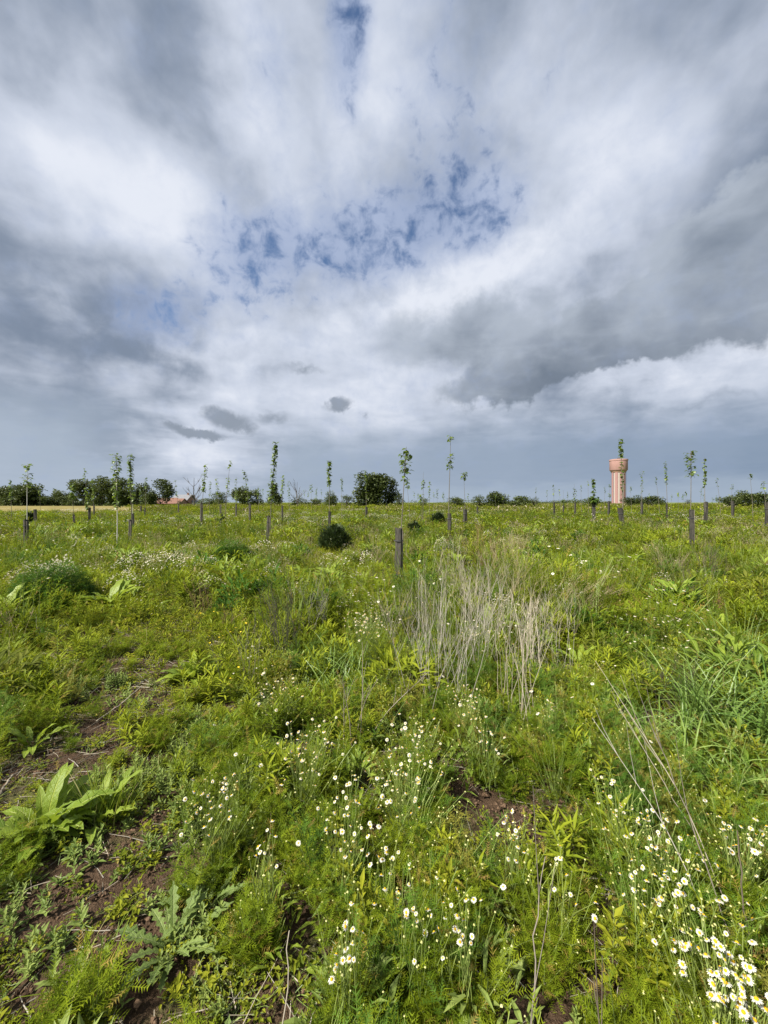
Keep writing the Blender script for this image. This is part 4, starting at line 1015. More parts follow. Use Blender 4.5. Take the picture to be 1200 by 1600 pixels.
ROWS = [  # base px, top px, top row, depth, leaf zones (row, row, leaves, width), guard (row, width), pale, label, name for the guard
    (622, 635, 698, 6.75, [(711, 742, 40, 25), (700, 711, 6, 8), (742, 756, 5, 12)], (825, 13), 0, 'nearest sapling, with one round head of large bright leaves on a bare stem', 'the nearest sapling with the round leaf head'),
    (702, 703, 681, 15, [(682, 691, 10, 13), (711, 733, 26, 14)], (802, 6.5), 0, 'tallest slender sapling with two separate leaf tufts on a long stem', 'the slender sapling with two leaf tufts'),
    (727, 725, 738, 20, [(739, 752, 20, 11)], (796, 6.5), 0, 'short sapling with a single small oval leaf head', 'the short sapling with one oval leaf head'),
    (1081, 1078, 704, 11, [(706, 746, 50, 18)], (796, 6.5), 0, 'sapling with a long oval leaf head on a gently curved bare stem', 'the sapling with a curved bare stem'),
    (974, 970, 686, 16, [(687, 716, 40, 6), (722, 745, 12, 6), (745, 772, 8, 5)], (793, 7), 0, 'tall thin sapling standing in front of the water tower', 'the sapling in front of the water tower'),
    (203, 206, 711, 12, [(711, 752, 60, 9), (752, 778, 18, 9)], (812, 4.5), 0, 'tall sapling with a narrow even column of leaves before the wood', 'the narrow leaf column sapling before the wood'),
    (182, 183, 710, 11, [(711, 745, 46, 18), (745, 795, 70, 15)], None, 1, 'leafy sapling on a white stem with no guard', ''),
    (41, 44, 724, 11, [(727, 734, 12, 15), (742, 750, 12, 19), (750, 760, 14, 16)], (812, 7), 1, 'sapling with tiered spreading leaf whorls above the crop field', 'the tiered sapling above the crop field'),
    (514, 515, 720, 18, [(720, 762, 60, 7)], (799, 4.5), 0, 'straight sapling whose upper half is a full column of drooping leaves', 'the straight sapling with drooping leaves'),
    (422, 430, 692, 16, [(692, 752, 90, 9), (752, 785, 50, 14)], None, 0, 'tallest leafy sapling, leaning, with leaves along its whole stem', ''),
    (315, 320, 725, 20, [(726, 770, 34, 7)], (785, 4), 0, 'leaning sapling with leaves down one side near the bare tree', 'the leaning sapling near the bare tree'),
    (350, 360, 720, 22, [(721, 731, 7, 4), (745, 768, 14, 9)], None, 0, 'thin sapling leaning over with a lone leaf tuft at the tip', ''),
    (390, 383, 735, 24, [(736, 752, 18, 8), (752, 785, 18, 7)], (787, 3), 0, 'sapling leaning back with a bent leafy tip before the round copse', 'the bent tip sapling before the copse'),
    (369, 369, 745, 30, [(746, 765, 10, 3), (765, 785, 22, 7)], (788, 2.5), 0, 'thin pointed sapling in the middle of the copse', 'the thin pointed sapling'),
    (345, 338, 748, 30, [(748, 775, 26, 6)], (788, 2), 0, 'small leafy sapling leaning away from the copse', 'the small leaning leafy sapling'),
    (441, 441, 743, 26, [(744, 775, 34, 5)], (790, 2.6), 0, 'stiff upright sapling close beside the tallest leafy one', 'the stiff upright sapling'),
    (572, 572, 734, 30, [(735, 748, 16, 5), (748, 780, 24, 5)], (792, 3.8), 0, 'sapling standing in front of the large dome shaped tree', 'the sapling before the dome shaped tree'),
    (534, 534, 746, 32, [(747, 768, 24, 3)], None, 0, 'thin sapling with a grey green tip near the dome shaped tree', ''),
    (116, 113, 756, 16, [(756, 778, 34, 6)], (804, 2.8), 0, 'small leafy topped sapling at the edge of the wood', 'the small sapling at the wood edge'),
    (139, 132, 732, 25, [(733, 750, 10, 5), (762, 796, 50, 8)], (793, 3.2), 0, 'sapling with bare bent tip and dense leaves over its guard', 'the sapling with dense low leaves'),
    (147, 144, 749, 32, [(750, 782, 30, 5)], (789, 2.3), 0, 'slim sapling close behind the one with dense low leaves', 'the slim sapling behind it at the wood'),
    (226, 229, 745, 34, [(746, 763, 18, 3)], (794, 2.3), 0, 'pencil thin sapling sticking up from the wood', 'the pencil thin sapling'),
    (208, 207, 755, 17, [(756, 786, 26, 6)], (802, 3.2), 1, 'pale stemmed lower sapling next to the narrow column one', 'the pale stemmed lower sapling'),
    (220, 220, 764, 38, [(765, 785, 26, 5)], (790, 2.6), 0, 'low leafy sapling before the paler tree of the wood', 'the low leafy sapling of the wood'),
    (279, 274, 750, 38, [(750, 753, 4, 3), (758, 762, 4, 3), (768, 777, 9, 4)], (788, 2), 0, 'nearly bare sapling above the farm roofs', 'the nearly bare sapling by the farm'),
    (927, 928, 748, 20, [(748, 780, 34, 6), (778, 787, 46, 17)], (785, 5.2), 0, 'sapling with a thin top and a bushy collar over its guard', 'the bushy collared sapling'),
    (1003, 1003, 735, 34, [(736, 748, 10, 7), (748, 772, 16, 4)], (785, 3.8), 0, 'slim sapling with a ragged tip just past the water tower', 'the ragged tip sapling past the tower'),
    (1042, 1041, 722, 28, [(722, 758, 38, 4)], (787, 2.4), 0, 'thin straight sapling alone between tower and curved sapling', 'the thin straight lone sapling'),
    (1102, 1101, 714, 22, [(714, 742, 14, 4), (742, 760, 14, 5)], (784, 5.2), 0, 'sparse tall sapling next to the curved stem one', 'the sparse tall sapling'),
    (1199, 1194, 752, 18, [(752, 762, 5, 4)], (785, 7), 0, 'nearly leafless sapling in the guard at the picture edge', 'the leafless sapling at the picture edge'),
    (1145, 1142, 757, 30, [(757, 765, 5, 3)], (783, 4), 0, 'bare whip in front of the grey green thicket', 'the bare whip before the thicket'),
    (866, 865, 756, 36, [(757, 775, 12, 3)], (785, 2.6), 0, 'thin upright sapling over the long low hedge line', 'the thin upright sapling over the hedge line'),
    (898, 897, 756, 36, [(762, 782, 22, 7)], (785, 2.6), 0, 'sapling with a loose cluster of small dark leaf tufts', 'the loosely tufted sapling'),
    (880, 880, 766, 38, [(780, 788, 26, 7)], (786, 2.2), 0, 'stunted sapling with a dark leafy mop over its guard', 'the stunted mop headed sapling'),
    (951, 953, 757, 34, [(757, 762, 6, 3), (771, 777, 8, 4)], (783, 4), 0, 'small sapling with two dark tufts close beside the water tower', 'the two tufted sapling beside the tower'),
    (641, 636, 749, 20, [(749, 764, 18, 9)], None, 0, 'short crooked sapling partly behind the round headed nearest one', ''),
    (660, 662, 737, 24, [(750, 763, 12, 3)], None, 0, 'leafless whip with one dark tuft half way up', ''),
    (671, 671, 751, 30, [(752, 778, 20, 2.5)], None, 0, 'small grey sapling next to the leafless whip', ''),
    (658, 658, 773, 26, [(773, 786, 30, 10)], None, 0, 'dark stubby sapling bushing out at the base of the whip', ''),
    (683, 683, 764, 34, [(764, 780, 16, 3)], None, 0, 'short thin sapling between the whip and the two tuft one', ''),
    (17, 17, 749, 30, [(750, 782, 34, 5)], None, 0, 'slim leafy sapling against the broad dark tree by the crop', ''),
    (63, 62, 764, 40, [(765, 775, 10, 3)], None, 0, 'tiny sapling tip over the sloping end of the wood', ''),
    (328, 328, 752, 34, [(752, 775, 20, 4)], None, 0, 'wispy sapling with separate little leaf blobs past the bare tree', ''),
    (404, 403, 760, 40, [(761, 780, 20, 5)], None, 0, 'little sapling past the end of the round copse', ''),
    (452, 451, 752, 36, [(753, 780, 26, 5)], None, 0, 'little leafy sapling before the thin bare tree', ''),
    (487, 486, 757, 36, [(757, 770, 16, 6)], None, 0, 'sapling with a forked leafy tip above the low round bush', ''),
    (494, 494, 762, 38, [(762, 782, 20, 5)], None, 0, 'sapling close beside the forked tip one', ''),
    (1031, 1025, 745, 34, [(746, 758, 6, 2.5)], None, 0, 'bare whip slanting strongly past the water tower', ''),
    (1127, 1120, 746, 30, [(747, 760, 6, 3)], None, 0, 'bare whip slanting between the sparse sapling and the thicket', ''),
    (1177, 1172, 738, 26, [(739, 750, 6, 3)], None, 0, 'tall bare whip rising out of the grey green thicket', ''),
    (919, 919, 749, 36, [(750, 760, 5, 2)], None, 0, 'faint bare whip beside the bushy collared sapling', ''),
    (944, 945, 760, 40, [(760, 770, 8, 2)], None, 0, 'faint leaning whip between bushy sapling and tower', ''),
    (987, 985, 759, 36, [(760, 768, 8, 3)], None, 0, 'small pale sapling just past the tower wall', ''),
    (1095, 1095, 762, 40, [(763, 775, 8, 2)], None, 0, 'faint whip just before the sparse tall sapling', ''),
]
for b_, t_, yt, d, zn, g_, pale, lab, gl in ROWS:
    sapling(b_, t_, yt, d, zn, lab, bool(pale), group=SAP)
    if g_: guard(b_, g_[0], d, g_[1], 'dark mesh guard round the foot of ' + gl, U(-.03, .03) if b_ != 974 else -.12)
guard(417, 806, 12, 4.5, 'dark empty guard with no tree between leafy saplings', .06)
guard(55, 796, 22, 4, 'dark guard with no tree at the edge of the crop field')
guard(746, 791, 34, 2.6, 'small guard alone past the short oval headed sapling')
TINY = [(412, 763, 'past the end of the copse, before the tallest leafy sapling'), (476, 764, 'first of two just past the thin bare tree'), (480, 767, 'second of two just past the thin bare tree'),
    (501, 764, 'at the end of the low round bush row'), (552, 766, 'against the near side of the dome shaped tree'), (647, 768, 'close beside the crooked short sapling'), (653, 770, 'between crooked sapling and whip with one tuft'),
    (677, 768, 'between small grey sapling and short thin one'), (692, 768, 'first of two before the slender two tuft sapling'), (695, 771, 'second of two before the slender two tuft sapling'), (730, 770, 'just past the short oval headed sapling'),
    (773, 772, 'poking over the higher rounded bush'), (785, 774, 'over the far slope of the rounded bush'), (838, 762, 'over the end bush of the low hedge'), (856, 766, 'between hedge end and thin upright sapling'),
    (876, 763, 'beside the stunted mop headed one'), (886, 768, 'between mop headed and loosely tufted saplings'), (909, 757, 'between loosely tufted sapling and faint bare whip'), (1060, 768, 'before the lone round horizon bush'),
    (1068, 771, 'almost touching the lone round horizon bush'), (1072, 767, 'over the top of the lone round horizon bush'), (1099, 771, 'against the stem of the sparse tall sapling'), (1113, 777, 'lowest, between sparse sapling and slanting whip'),
    (1121, 774, 'under the slanting whip before the thicket'), (1049, 772, 'just past the thin straight lone sapling'), (1014, 770, 'over the broad rounded bush by the tower')]
for px, yt, where in TINY:
    sapling(px, px + U(-2, 2), yt, U(40, 52), [(yt, yt + 10, 8, 2.6)], 'tiny far sapling ' + where, group='tiny far saplings on the horizon')

# weeds left uncut round the guards
gx_, gy_ = [], []
for x0, y0 in GUARDS:
    if y0 < 25:
        for k in range(9): a = U(0, 6.28); r = U(.12, .38); gx_.append(x0 + r * math.cos(a)); gy_.append(y0 - .08 + r * math.sin(a))
gx_, gy_ = np.array(gx_), np.array(gy_)
scatter('guard_weeds', 'taller uncut weeds crowding the feet of the tree guards', [p_dome(.16, .46, 130, 'shoot', 0, (.07, .12), kind='leaf'), p_dome(.18, .44, 170, 'feather', 4), p_grass(.5, 40, 'grass', .006, .12), p_dome(.16, .4, 120, 'olive', 0, (.06, .1), kind='leaf')], gx_, gy_, sc(len(gx_), .7, 1.15))
# ------------------------------------------------------------------ single plants one can pick out
def depth(py, h=.15): return F * (EYE - h) / (py - HOR)

# --- docks: every leaf its own part
DL = []
for k in range(12):
    mb = MB(); W_ = U(.20, .30)
    dock_leaf(mb, (.012, 0, 0), 0.0, U(.55, 1.3), 1.0, W_, 'dock', 8, U(.5, 1.25), tint=U(.1, .9)); DL.append(mb.mesh('dock_leaf', True))
def dock(px, d, L, n, label, leaves=None, name='dock_plant', spread=.03):
    x, y, z = at(px, d); t = thing(name, label, 'plant', (x, y, z), U(0, 6.28), None)
    for k in range(n):
        a = k * 2.4 + U(-.3, .3)
        o = obj('leaf', random.choice(leaves or DL), t, (math.cos(a) * spread * U(0, 1), math.sin(a) * spread * U(0, 1), .005), (0, U(-.25, .2), a), L * U(.65, 1.1))
    return t
dock(70, 1.74, 0.27, 34, 'large dock with broad glossy leaves at the picture edge beside the bare soil')
dock(150, 1.80, 0.24, 13, 'smaller dock leaning against the large glossy one', spread=.05)
dock(170, 5.3, 0.447, 24, 'spreading dock beside the dark feathery bush')
dock(205, 5.6, 0.344, 14, 'low dock just past the spreading one by the feathery bush')
dock(4, 4.7, 0.447, 17, 'dock cut by the picture edge before the dark feathery bush')
dock(300, 3.25, 0.275, 22, 'dock with long pointed leaves near the yellow flowers')
dock(50, 2.35, 0.18, 12, 'small dock rosette on the trodden strip above the large dock')
dock(520, 7.2, 0.396, 22, 'bright dock in the open green before the dark round shrub')
dock(470, 7.6, 0.361, 19, 'yellow green dock below the dark round shrub')
dock(660, 6.6, 0.43, 17, 'dock with tall pale leaves right behind the nearest guard')
dock(715, 9.5, 0.473, 25, 'dark centred dock in front of the slender two tuft sapling')
dock(985, 9.2, 0.499, 27, 'large bright dock below the water tower')
dock(960, 8.6, 0.361, 16, 'lower dock touching the large bright one below the tower')
dock(1165, 9.5, 0.473, 24, 'leafy dock by the picture edge below the thicket')
dock(905, 3.7, 0.292, 12, 'upright pale dock beside the dead stalk thicket')
dock(765, 4.5, 0.413, 16, 'dock half hidden behind the bleached stalks')
dock(1125, 4.6, 0.292, 14, 'low dock with silvery leaves above the rank grass')
dock(870, 4.9, 0.344, 14, 'dock under the flattened straw coloured stems')
dock(30, 8.6, 0.43, 19, 'light green dock beyond the white flower drift')
dock(560, 1.16, 0.2, 5, 'flat grey green dock seedling between the daisies')

# --- prickly lettuce: lobed leaves
LL = []
for k in range(6):
    mb = MB()
    strip_leaf(mb, (0, 0, 0), 0, U(.5, 1.2), 1.0, U(.24, .32), 'lettuce', 13, U(.4, 1.0), .25, U(.2, .8),
               prof=lambda t: max(.03, (.35 + .75 * t) * (1 if int(t * 13 + .5) % 2 else .38) * (1.0 if t < .75 else (1.02 - t) * 4)))
    LL.append(mb.mesh('lettuce_leaf'))
dock(268, 1.28, 0.17, 18, 'blue green prickly lettuce with jagged leaves near the bottom', LL, 'lettuce_plant')
dock(325, 1.42, 0.16, 12, 'second jagged lettuce a little beyond the blue green one', LL, 'lettuce_plant')
dock(345, 1.0, 0.12, 8, 'small jagged seedling at the bottom edge', LL, 'lettuce_plant')

# --- feathery dark bushes and the evergreen shrub
def bush(px, d, w, h, mbuilder, label, name='feathery_bush', stem=True):
    t = thing(name, label, 'bush', at(px, d), U(0, 6.28))
    obj('foliage', mbuilder(w / 2, h).mesh(name + '_foliage'), t)
    mb = MB()
    for k in range(7): tube(mb, path((U(-.04, .04), U(-.04, .04), -.02), U(0, 6.28), U(.9, 1.5), h * .8, 4, .1), .006, .002, 'stem', 4)
    obj('stems', mb.mesh(name + '_stems'), t)
fb = lambda r, h: p_dome(r, h, 2600, 'feather_dark', 0, (.07, .12), .007, 5, pitch=(-.4, .75))
bush(80, 5.3, 1.05, .62, fb, 'dark green feathery bush between two docks')
bush(362, 9.0, 1.1, .55, fb, 'dark feathery cushion before the narrow leaf column sapling')
bush(130, 17, 1.5, .5, fb, 'low dark cushion at the foot of the wood edge sapling')
bush(870, 2.05 + .0, .36, .26, lambda r, h: p_dome(r, h, 500, 'feather', 0, (.05, .09), .003, 5), 'soft bright feathery clump among the daisies beside dead twigs')
bush(385, 2.0, .42, .24, lambda r, h: p_dome(r, h, 500, 'feather', 6, (.05, .09), .003, 5), 'fresh green feathery clump beside the lance leaved shoots')
def evergreen(r, h):
    mb = MB()
    for _ in range(3600):
        u = U(-.35, 1); q = U(0, 6.28); s_ = math.sqrt(max(0, 1 - u * u)); k = U(.35, 1.0) ** .4 * (.92 + .13 * math.sin(q * 3 + u * 5) + .08 * math.sin(q * 7 - u * 9) + U(-.05, .09))
        p = V(r * s_ * math.cos(q) * k, r * s_ * math.sin(q) * k, max(0, h * (.30 + .66 * u * k)))
        a = math.atan2(p[1], p[0]) + U(-.7, .7); L = U(.06, .13)
        strip_leaf(mb, p, a, U(.2, 1.3), L, L * .3, 'evergreen', 2, .3, .2, prof=lambda t: (0.5, 1.0, 0.05)[int(round(t * 2))])
    return mb
bush(522, 11.5, .98, .86, evergreen, 'dark round evergreen shrub standing alone in the weeds', 'evergreen_shrub')
bush(647, 16, .62, .70, evergreen, 'smaller dark round shrub past the nearest guard', 'evergreen_shrub')
bush(685, 24, .95, .92, evergreen, 'dark ragged shrub close to the horizon before the flat bush', 'evergreen_shrub')
bush(47, 23, .5, .95, evergreen, 'dark stub of a shrub beside the empty guard by the crop', 'evergreen_shrub')
bush(348, 15, .2, .95, evergreen, 'tiny dark upright shrub before the copse', 'evergreen_shrub')
bush(905, 13, .8, .5, fb, 'dark clump below the bushy collared sapling')

# --- rank grass clumps
def grass_clump(px, d, H, n, label, spread=.22, key='blue_grass', w=.010, droop=(.5, 1.9)):
    t = thing('grass_clump', label, 'grass', at(px, d), U(0, 6.28))
    obj('blades', p_grass(H, n, key, w, spread, droop, 6).mesh('grass_clump_blades'), t)
grass_clump(530, 3.35, .46, 150, 'blue green broad bladed grass clump between the dead stalks', .30)
grass_clump(575, 3.0, .34, 70, 'lower arching grass beside the broad bladed clump', .2)
grass_clump(1165, 2.55, .62, 230, 'tall rank grass arching over at the picture edge', .36, w=.014)
grass_clump(1090, 2.25, .42, 110, 'bent rank grass leaning into the dark hollow', .3, droop=(1.2, 2.6))
grass_clump(1195, 3.3, .62, 190, 'rank grass clump behind the tall one at the picture edge', .45, w=.013)
grass_clump(1130, 3.0, .55, 170, 'bright rank grass between the dark twigs and the picture edge', .4, w=.012, droop=(.7, 2.2))
grass_clump(1010, 2.6, .36, 110, 'bent green grass before the dark tangled twigs', .28, w=.009, droop=(1.0, 2.4))
grass_clump(960, 3.3, .36, 100, 'upright green grass beside the dark hollow', .25, 'grass', .006)
grass_clump(175, 1.85, .26, 120, 'fine upright grass growing beside the large dock', .10, 'grass', .004, (.1, .6))
grass_clump(1140, 1.75, .34, 60, 'flattened grass blades near the long slanting stalks', .3, droop=(1.6, 2.6))
grass_clump(700, 3.9, .4, 120, 'thin green grass at the foot of the dead stalk thicket', .3, 'grass', .005)

# --- dead stalks
def dry_weed(px, d, H, n, label, key='grey_stem', branch=5, r=.0021, lean=.2, wide=1.0, rz=None, name='dry_weed', tilt=(0, 0)):
    t = thing(name, label, 'dead plant', at(px, d), U(0, 6.28) if rz is None else rz)
    t.rotation_euler[0], t.rotation_euler[1] = tilt
    mb = p_dry(H, n, key, branch, r, lean, .09 * wide)
    obj('stalks', mb.mesh('dry_stalks'), t)
dry_weed(690, 3.0, .95, 34, 'tall pale dead stalk thicket in the middle of the foreground', branch=7, lean=.26, wide=2.6)
dry_weed(735, 3.5, .98, 30, 'second tall stalk thicket just behind the pale one', branch=7, lean=.28, wide=2.6)
dry_weed(805, 2.8, .80, 18, 'bleached bent stalks standing over a dark gap', 'dry', 3, lean=.13, r=.002, wide=2.2)
dry_weed(830, 3.3, .85, 14, 'bleached forked stalks at the end of the thicket', 'dry', 3, lean=.13, r=.003)
dry_weed(440, 3.6, .82, 34, 'brown twiggy dead weed beside the blue green grass', 'twig', 10, .0022, .22, 1.3)
dry_weed(385, 3.2, .75, 12, 'thin pale dead stems at the edge of the trodden ground', 'dry', 3, .0018, .12, 1.2)
dry_weed(490, 4.3, .75, 18, 'grey brown dead stems behind the blue green grass', 'grey_stem', 7, .002, .2, 1.3)
dry_weed(610, 4.3, .75, 9, 'short pale forked dead stem behind the white flower head', 'dry', 4, .003, .3)
dry_weed(545, 2.35, .62, 5, 'single forked bleached stem slanting over the daisies', 'dry', 4, .0034, .45)
dry_weed(860, 5.2, 1.0, 40, 'straw coloured stems blown over to one side', 'tan_weed', 6, .002, .25, 1.6, tilt=(-.2, .75))
dry_weed(800, 5.6, 1.0, 30, 'straw coloured stems leaning beside the blown over ones', 'tan_weed', 6, .002, .3, 1.8, tilt=(0, .3))
dry_weed(760, 8.0, 1.15, 44, 'brown rusty dead weed patch near the short sapling', 'red_weed', 7, .0022, .25, 3.0)
dry_weed(790, 7.0, 1.1, 34, 'grey brown dead weed patch beside the rusty one', 'tan_weed', 7, .0022, .25, 2.6)
dry_weed(735, 5.0, .85, 26, 'pale dead weeds behind the stalk thicket', 'dry', 6, .0024, .25, 1.9)
dry_weed(1060, 2.9, .45, 26, 'dark tangled dead twigs over the hollow by the rank grass', 'dark_stem', 9, .002, .6, 1.6)
dry_weed(1075, 6.0, .75, 22, 'dark thin dead weeds before the curved stem sapling', 'dark_stem', 8, .0025, .4, 1.6)
dry_weed(1110, 7.5, .9, 26, 'tall brown dead weeds before the thicket', 'dark_stem', 7, .0022, .25, 2.0)
dry_weed(320, 5.0, .55, 16, 'reddish brown seed stalks on the open green', 'red_weed', 9, .0022, .3, 1.3)
dry_weed(355, 4.4, .35, 10, 'small rusty seed stalk near the yellow flowers', 'red_weed', 9, .002, .4)
dry_weed(75, 4.1, .30, 5, 'fallen grey twig below the dark feathery bush', 'grey_stem', 3, .003, .9)
dry_weed(940, 5.5, .6, 20, 'brown seeding weeds beside the dock under the straw stems', 'red_weed', 8, .002, .3, 1.5)
dry_weed(1040, 8.0, .7, 30, 'tan seeding weeds below the curved stem sapling', 'tan_weed', 7, .003, .35, 2.4)
dry_weed(760, 4.1, .9, 28, 'wispy beige stems behind the second stalk thicket', 'dry', 7, .0019, .2, 3.2)
dry_weed(655, 3.9, .9, 26, 'loose beige stems between the stalk thicket and the white flower head', 'dry', 6, .0018, .2, 2.6)
dry_weed(825, 4.3, .85, 26, 'wispy straw stems between the bleached stalks and the blown over ones', 'tan_weed', 7, .0019, .25, 3.0, tilt=(0, .25))
dry_weed(700, 5.6, 1.0, 36, 'pale wispy stems reaching back towards the slender sapling guard', 'dry', 7, .0022, .25, 3.4)
dry_weed(860, 3.6, .75, 26, 'fine grey stems leaning away from the bleached stalks', 'grey_stem', 6, .0016, .25, 2.2, tilt=(0, .35))
def stalk(label, pts, r0, r1, key='dry', forks=0, name='dry_stalk'):
    """one long dead stem through given points (picture column, depth, height)"""
    P = [V((px - 600) / F * d, d, gz((px - 600) / F * d, d) + h) for px, d, h in pts]
    t = thing(name, label, 'dead stalk', P[0])
    mb = MB()
    Q = [along(P, u / 12) - P[0] + V(U(-.006, .006), U(-.006, .006), 0) * (0 < u < 12) for u in range(13)]
    tube(mb, Q, r0, r1, key, 5); obj('stem', mb.mesh('dead_stem', True), t)
    for k in range(forks):
        mb = MB(); q = along(Q, U(.45, .85)); dr = unit(Q[-1] - Q[0]) + V(U(-.4, .4), U(-.4, .4), U(0, .4))
        tube(mb, [q, q + unit(dr) * .1, q + unit(dr + V(0, 0, .2)) * U(.18, .3)], r1 * 1.2, r1 * .5, key, 4); obj('side_shoot', mb.mesh('side_shoot'), t)
stalk('long slanting dead stalk, uppermost of those crossing the daisies', [(1175, 1.30, .02), (1060, 1.52, .45), (930, 1.9, .80)], .0024, .001, 'dry', 3)
stalk('long slanting dead stalk, middle one of those crossing the daisies', [(1160, 1.22, .03), (1040, 1.45, .36), (925, 1.75, .60)], .0022, .001, 'grey_stem', 3)
stalk('dark slanting dead stalk, lowest of those crossing the daisies', [(1180, 1.15, .05), (1090, 1.32, .42), (1000, 1.6, .78)], .0028, .0011, 'twig', 3)
stalk('thin pale stalk slanting behind the dark one', [(1130, 1.6, .02), (1040, 1.75, .3), (960, 2.0, .55)], .0024, .001, 'dry', 1)
stalk('straight dark brown stem rising among the daisies at the edge', [(1185, 1.22, .02), (1165, 1.22, .28), (1152, 1.24, .52)], .0032, .0018, 'dark_stem')
stalk('white straw standing alone at the bottom edge', [(434, .92, .02), (440, .96, .15), (452, 1.05, .36)], .0026, .0016, 'dry')
stalk('curved grey twig beside the soft feathery clump', [(838, .95, .0), (828, 1.02, .14), (836, 1.12, .30), (852, 1.2, .46)], .0034, .0012, 'twig', 2)
stalk('short dark twig at the bottom edge between daisies', [(958, .92, .0), (940, .98, .12), (928, 1.05, .26)], .0034, .0014, 'dark_stem', 2)
stalk('bleached straw lying on the trodden soil', [(150, 2.62, .02), (185, 2.8, .03), (222, 3.05, .05)], .005, .003, 'dry')
stalk('bleached stick lying by the picture edge above the large dock', [(-5, 1.95, .02), (20, 2.1, .025)], .006, .005, 'dry')

# --- mayweed plants in flower: every flower head its own part
heads = []
for k in range(5):
    mb = MB(); daisy(mb, (0, 0, 0), 1.0, (0, 0, 1), random.randint(12, 15)); heads.append(mb.mesh('mayweed_flower'))
fol = [p_feather(.30, 7, 1).mesh('mayweed_plant_foliage') for _ in range(4)]
def mayweed(px, py, n, spx, label, h=.33, r=.0088, spy=None):
    d = F * (EYE - h) / (py - HOR); x, y, z = at(px, d); sx = spx / F * d; sy = (spy or spx) / F * d * 1.4
    t = thing('mayweed_plant', label, 'flower plant', (x, y, z), 0.0, 'mayweed plants in flower')
    for k in range(max(2, min(6, int(sx / .05)))):
        obj('foliage', random.choice(fol), t, (U(-.7, .7) * sx, U(-.7, .7) * sy, 0), (U(-.1, .1), U(-.1, .1), U(0, 6.28)), U(.85, 1.1) * h / .32)
    st = MB()
    for k in range(int(n * 2.0)):
        fx, fy, fz = random.gauss(0, sx * .58), random.gauss(0, sy * .58), h * U(.78, 1.14)
        b = V(fx * .2 + U(-.05, .05), fy * .2 + U(-.05, .05), h * .25)
        p = V(fx, fy, fz); m = (b + p) / 2 + V(U(-.03, .03), U(-.03, .03), .02)
        tube(st, [b, m, p], .0014, .0009, 'stem')
        obj('flower_head', random.choice(heads), t, p, (U(-.3, 1.05), U(-.6, .6), U(0, 6.28)), r * U(.62, 1.15))
    bd = MB()
    for k in range(int(n * 2.2)):
        p = V(random.gauss(0, sx * .75), random.gauss(0, sy * .75), h * U(.75, 1.1)); b = p * .6
        tube(bd, [b, p], .0009, .0007, 'stem'); knob(bd, p, U(.0025, .0048), 'bud', .9)
    obj('stems', st.mesh('mayweed_stems'), t)
    tag(obj('buds', bd.mesh('mayweed_buds'), t), kind='stuff')
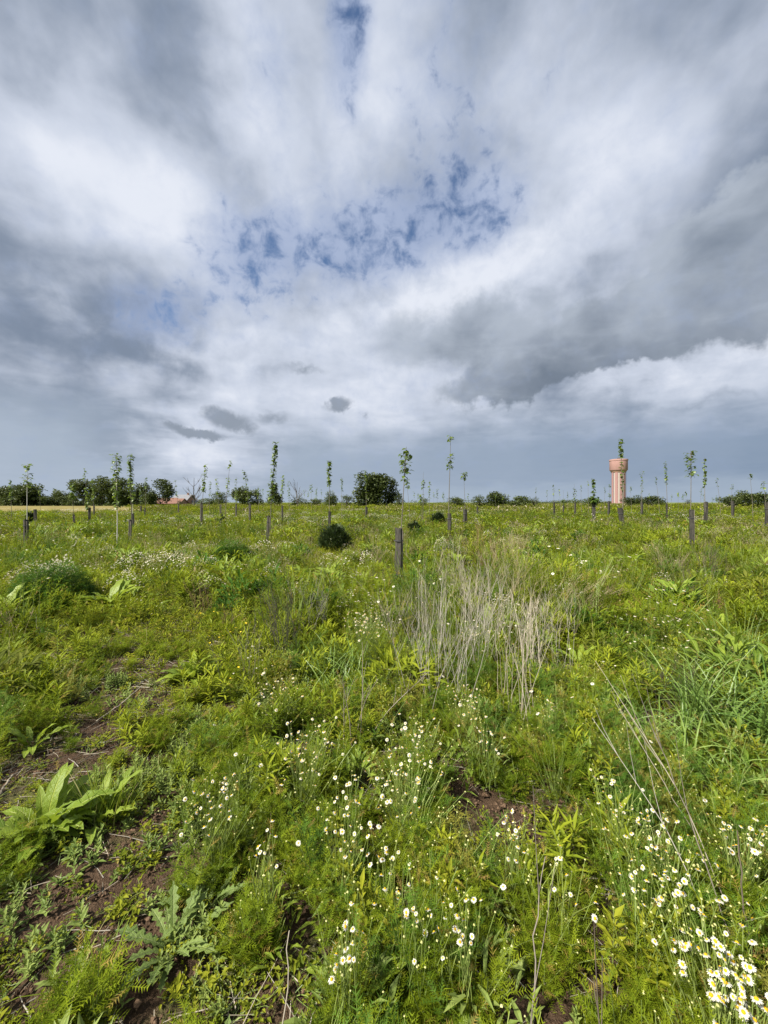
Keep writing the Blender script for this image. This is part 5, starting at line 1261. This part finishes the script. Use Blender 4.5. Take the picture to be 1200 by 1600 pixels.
for a in [
    (1120, 1455, 20, 55, 'mayweed with the largest white daisies, lower corner by the straight dark stem', .33, .0112), (1165, 1500, 13, 30, 'dense bunch of large daisies at the picture edge', .33, .0112),
    (1145, 1575, 5, 30, 'few daisies at the bottom corner'), (1010, 1340, 9, 38, 'loose daisies below the slanting stalks'), (1040, 1285, 22, 55, 'band of small daisies along the slanting stalks'),
    (965, 1215, 14, 40, 'daisies at the upper end of the slanting stalks'), (1160, 1265, 16, 34, 'daisies behind the straight dark stem at the edge'), (640, 1195, 26, 46, 'large cluster of daisies in front of the stalk thicket'),
    (655, 1385, 7, 34, 'few big daisies in the lower middle'), (720, 1395, 9, 28, 'bunch of daisies with hanging petals beside the few big ones'), (540, 1440, 8, 24, 'four bright daisies and buds beside the bare soil patch'),
    (545, 1290, 9, 26, 'small bunch of daisies beyond the bare soil patch'), (415, 1315, 5, 22, 'handful of daisies at the edge of the bare strip'), (330, 1238, 18, 34, 'daisies growing out over the bare soil strip'),
    (480, 1155, 24, 40, 'daisies beyond the bare strip below the blue green grass'), (805, 1272, 9, 22, 'daisies beside the soft bright feathery clump'), (655, 1125, 16, 36, 'daisies at the foot of the stalk thicket'),
    (725, 1075, 14, 22, 'white cluster inside the stalk thicket'), (440, 1055, 22, 40, 'daisies around the brown twiggy weed'), (575, 955, 46, 26, 'bright white flower head patch behind the blue green grass', .5, .010),
    (860, 1083, 5, 8, 'three little daisies past the bleached stalks'), (540, 1235, 10, 40, 'scattered small daisies between the clusters'), (610, 1335, 6, 26, 'daisies just above the few big ones'), (760, 1130, 8, 30, 'sparse daisies by the brown litter patch'),
    (880, 1330, 5, 40, 'sparse buds and daisies right of the curved twig'.replace('right of', 'past')), (1090, 1390, 8, 50, 'loose daisies between corner bunch and slanting stalks'), (750, 975, 18, 40, 'pale daisies veiled by the stalk thicket'), (700, 920, 16, 40, 'small daisies behind the stalk thicket'),
]:
    mayweed(*a)
# --- yellow flowers
def yellow_plant(px, d, n, label):
    t = thing('yellow_flower_plant', label, 'flower plant', at(px, d), 0.0)
    mb = p_mat(.14, 48); obj('foliage', mb.mesh('yellow_plant_foliage'), t)
    yb = MB()
    for k in range(5):
        a = 2 * math.pi * k / 5; diamond(yb, (.001 * math.cos(a), .001 * math.sin(a), 0), a, .35, 1.0, .9, 'yellow')
    knob(yb, (0, 0, .05), .25, 'disc', .6); ym = yb.mesh('yellow_flower')
    for k in range(n):
        p = V(U(-.2, .2), U(-.2, .2), U(.10, .2)); sb = MB(); tube(sb, [V(p[0] * .6, p[1] * .6, 0), p], .001, .0008, 'stem'); obj('stem', sb.mesh('flower_stem'), t)
        obj('flower_head', ym, t, p, (U(-.2, .5), U(-.3, .3), U(0, 6)), U(.010, .014))
yellow_plant(350, 3.9, 9, 'yellow flowers on low leaves near the rusty seed stalk')
yellow_plant(395, 3.15, 8, 'yellow flowers at the foot of the thin pale dead stems')
yellow_plant(330, 4.7, 6, 'far yellow specks beside the reddish seed stalks')
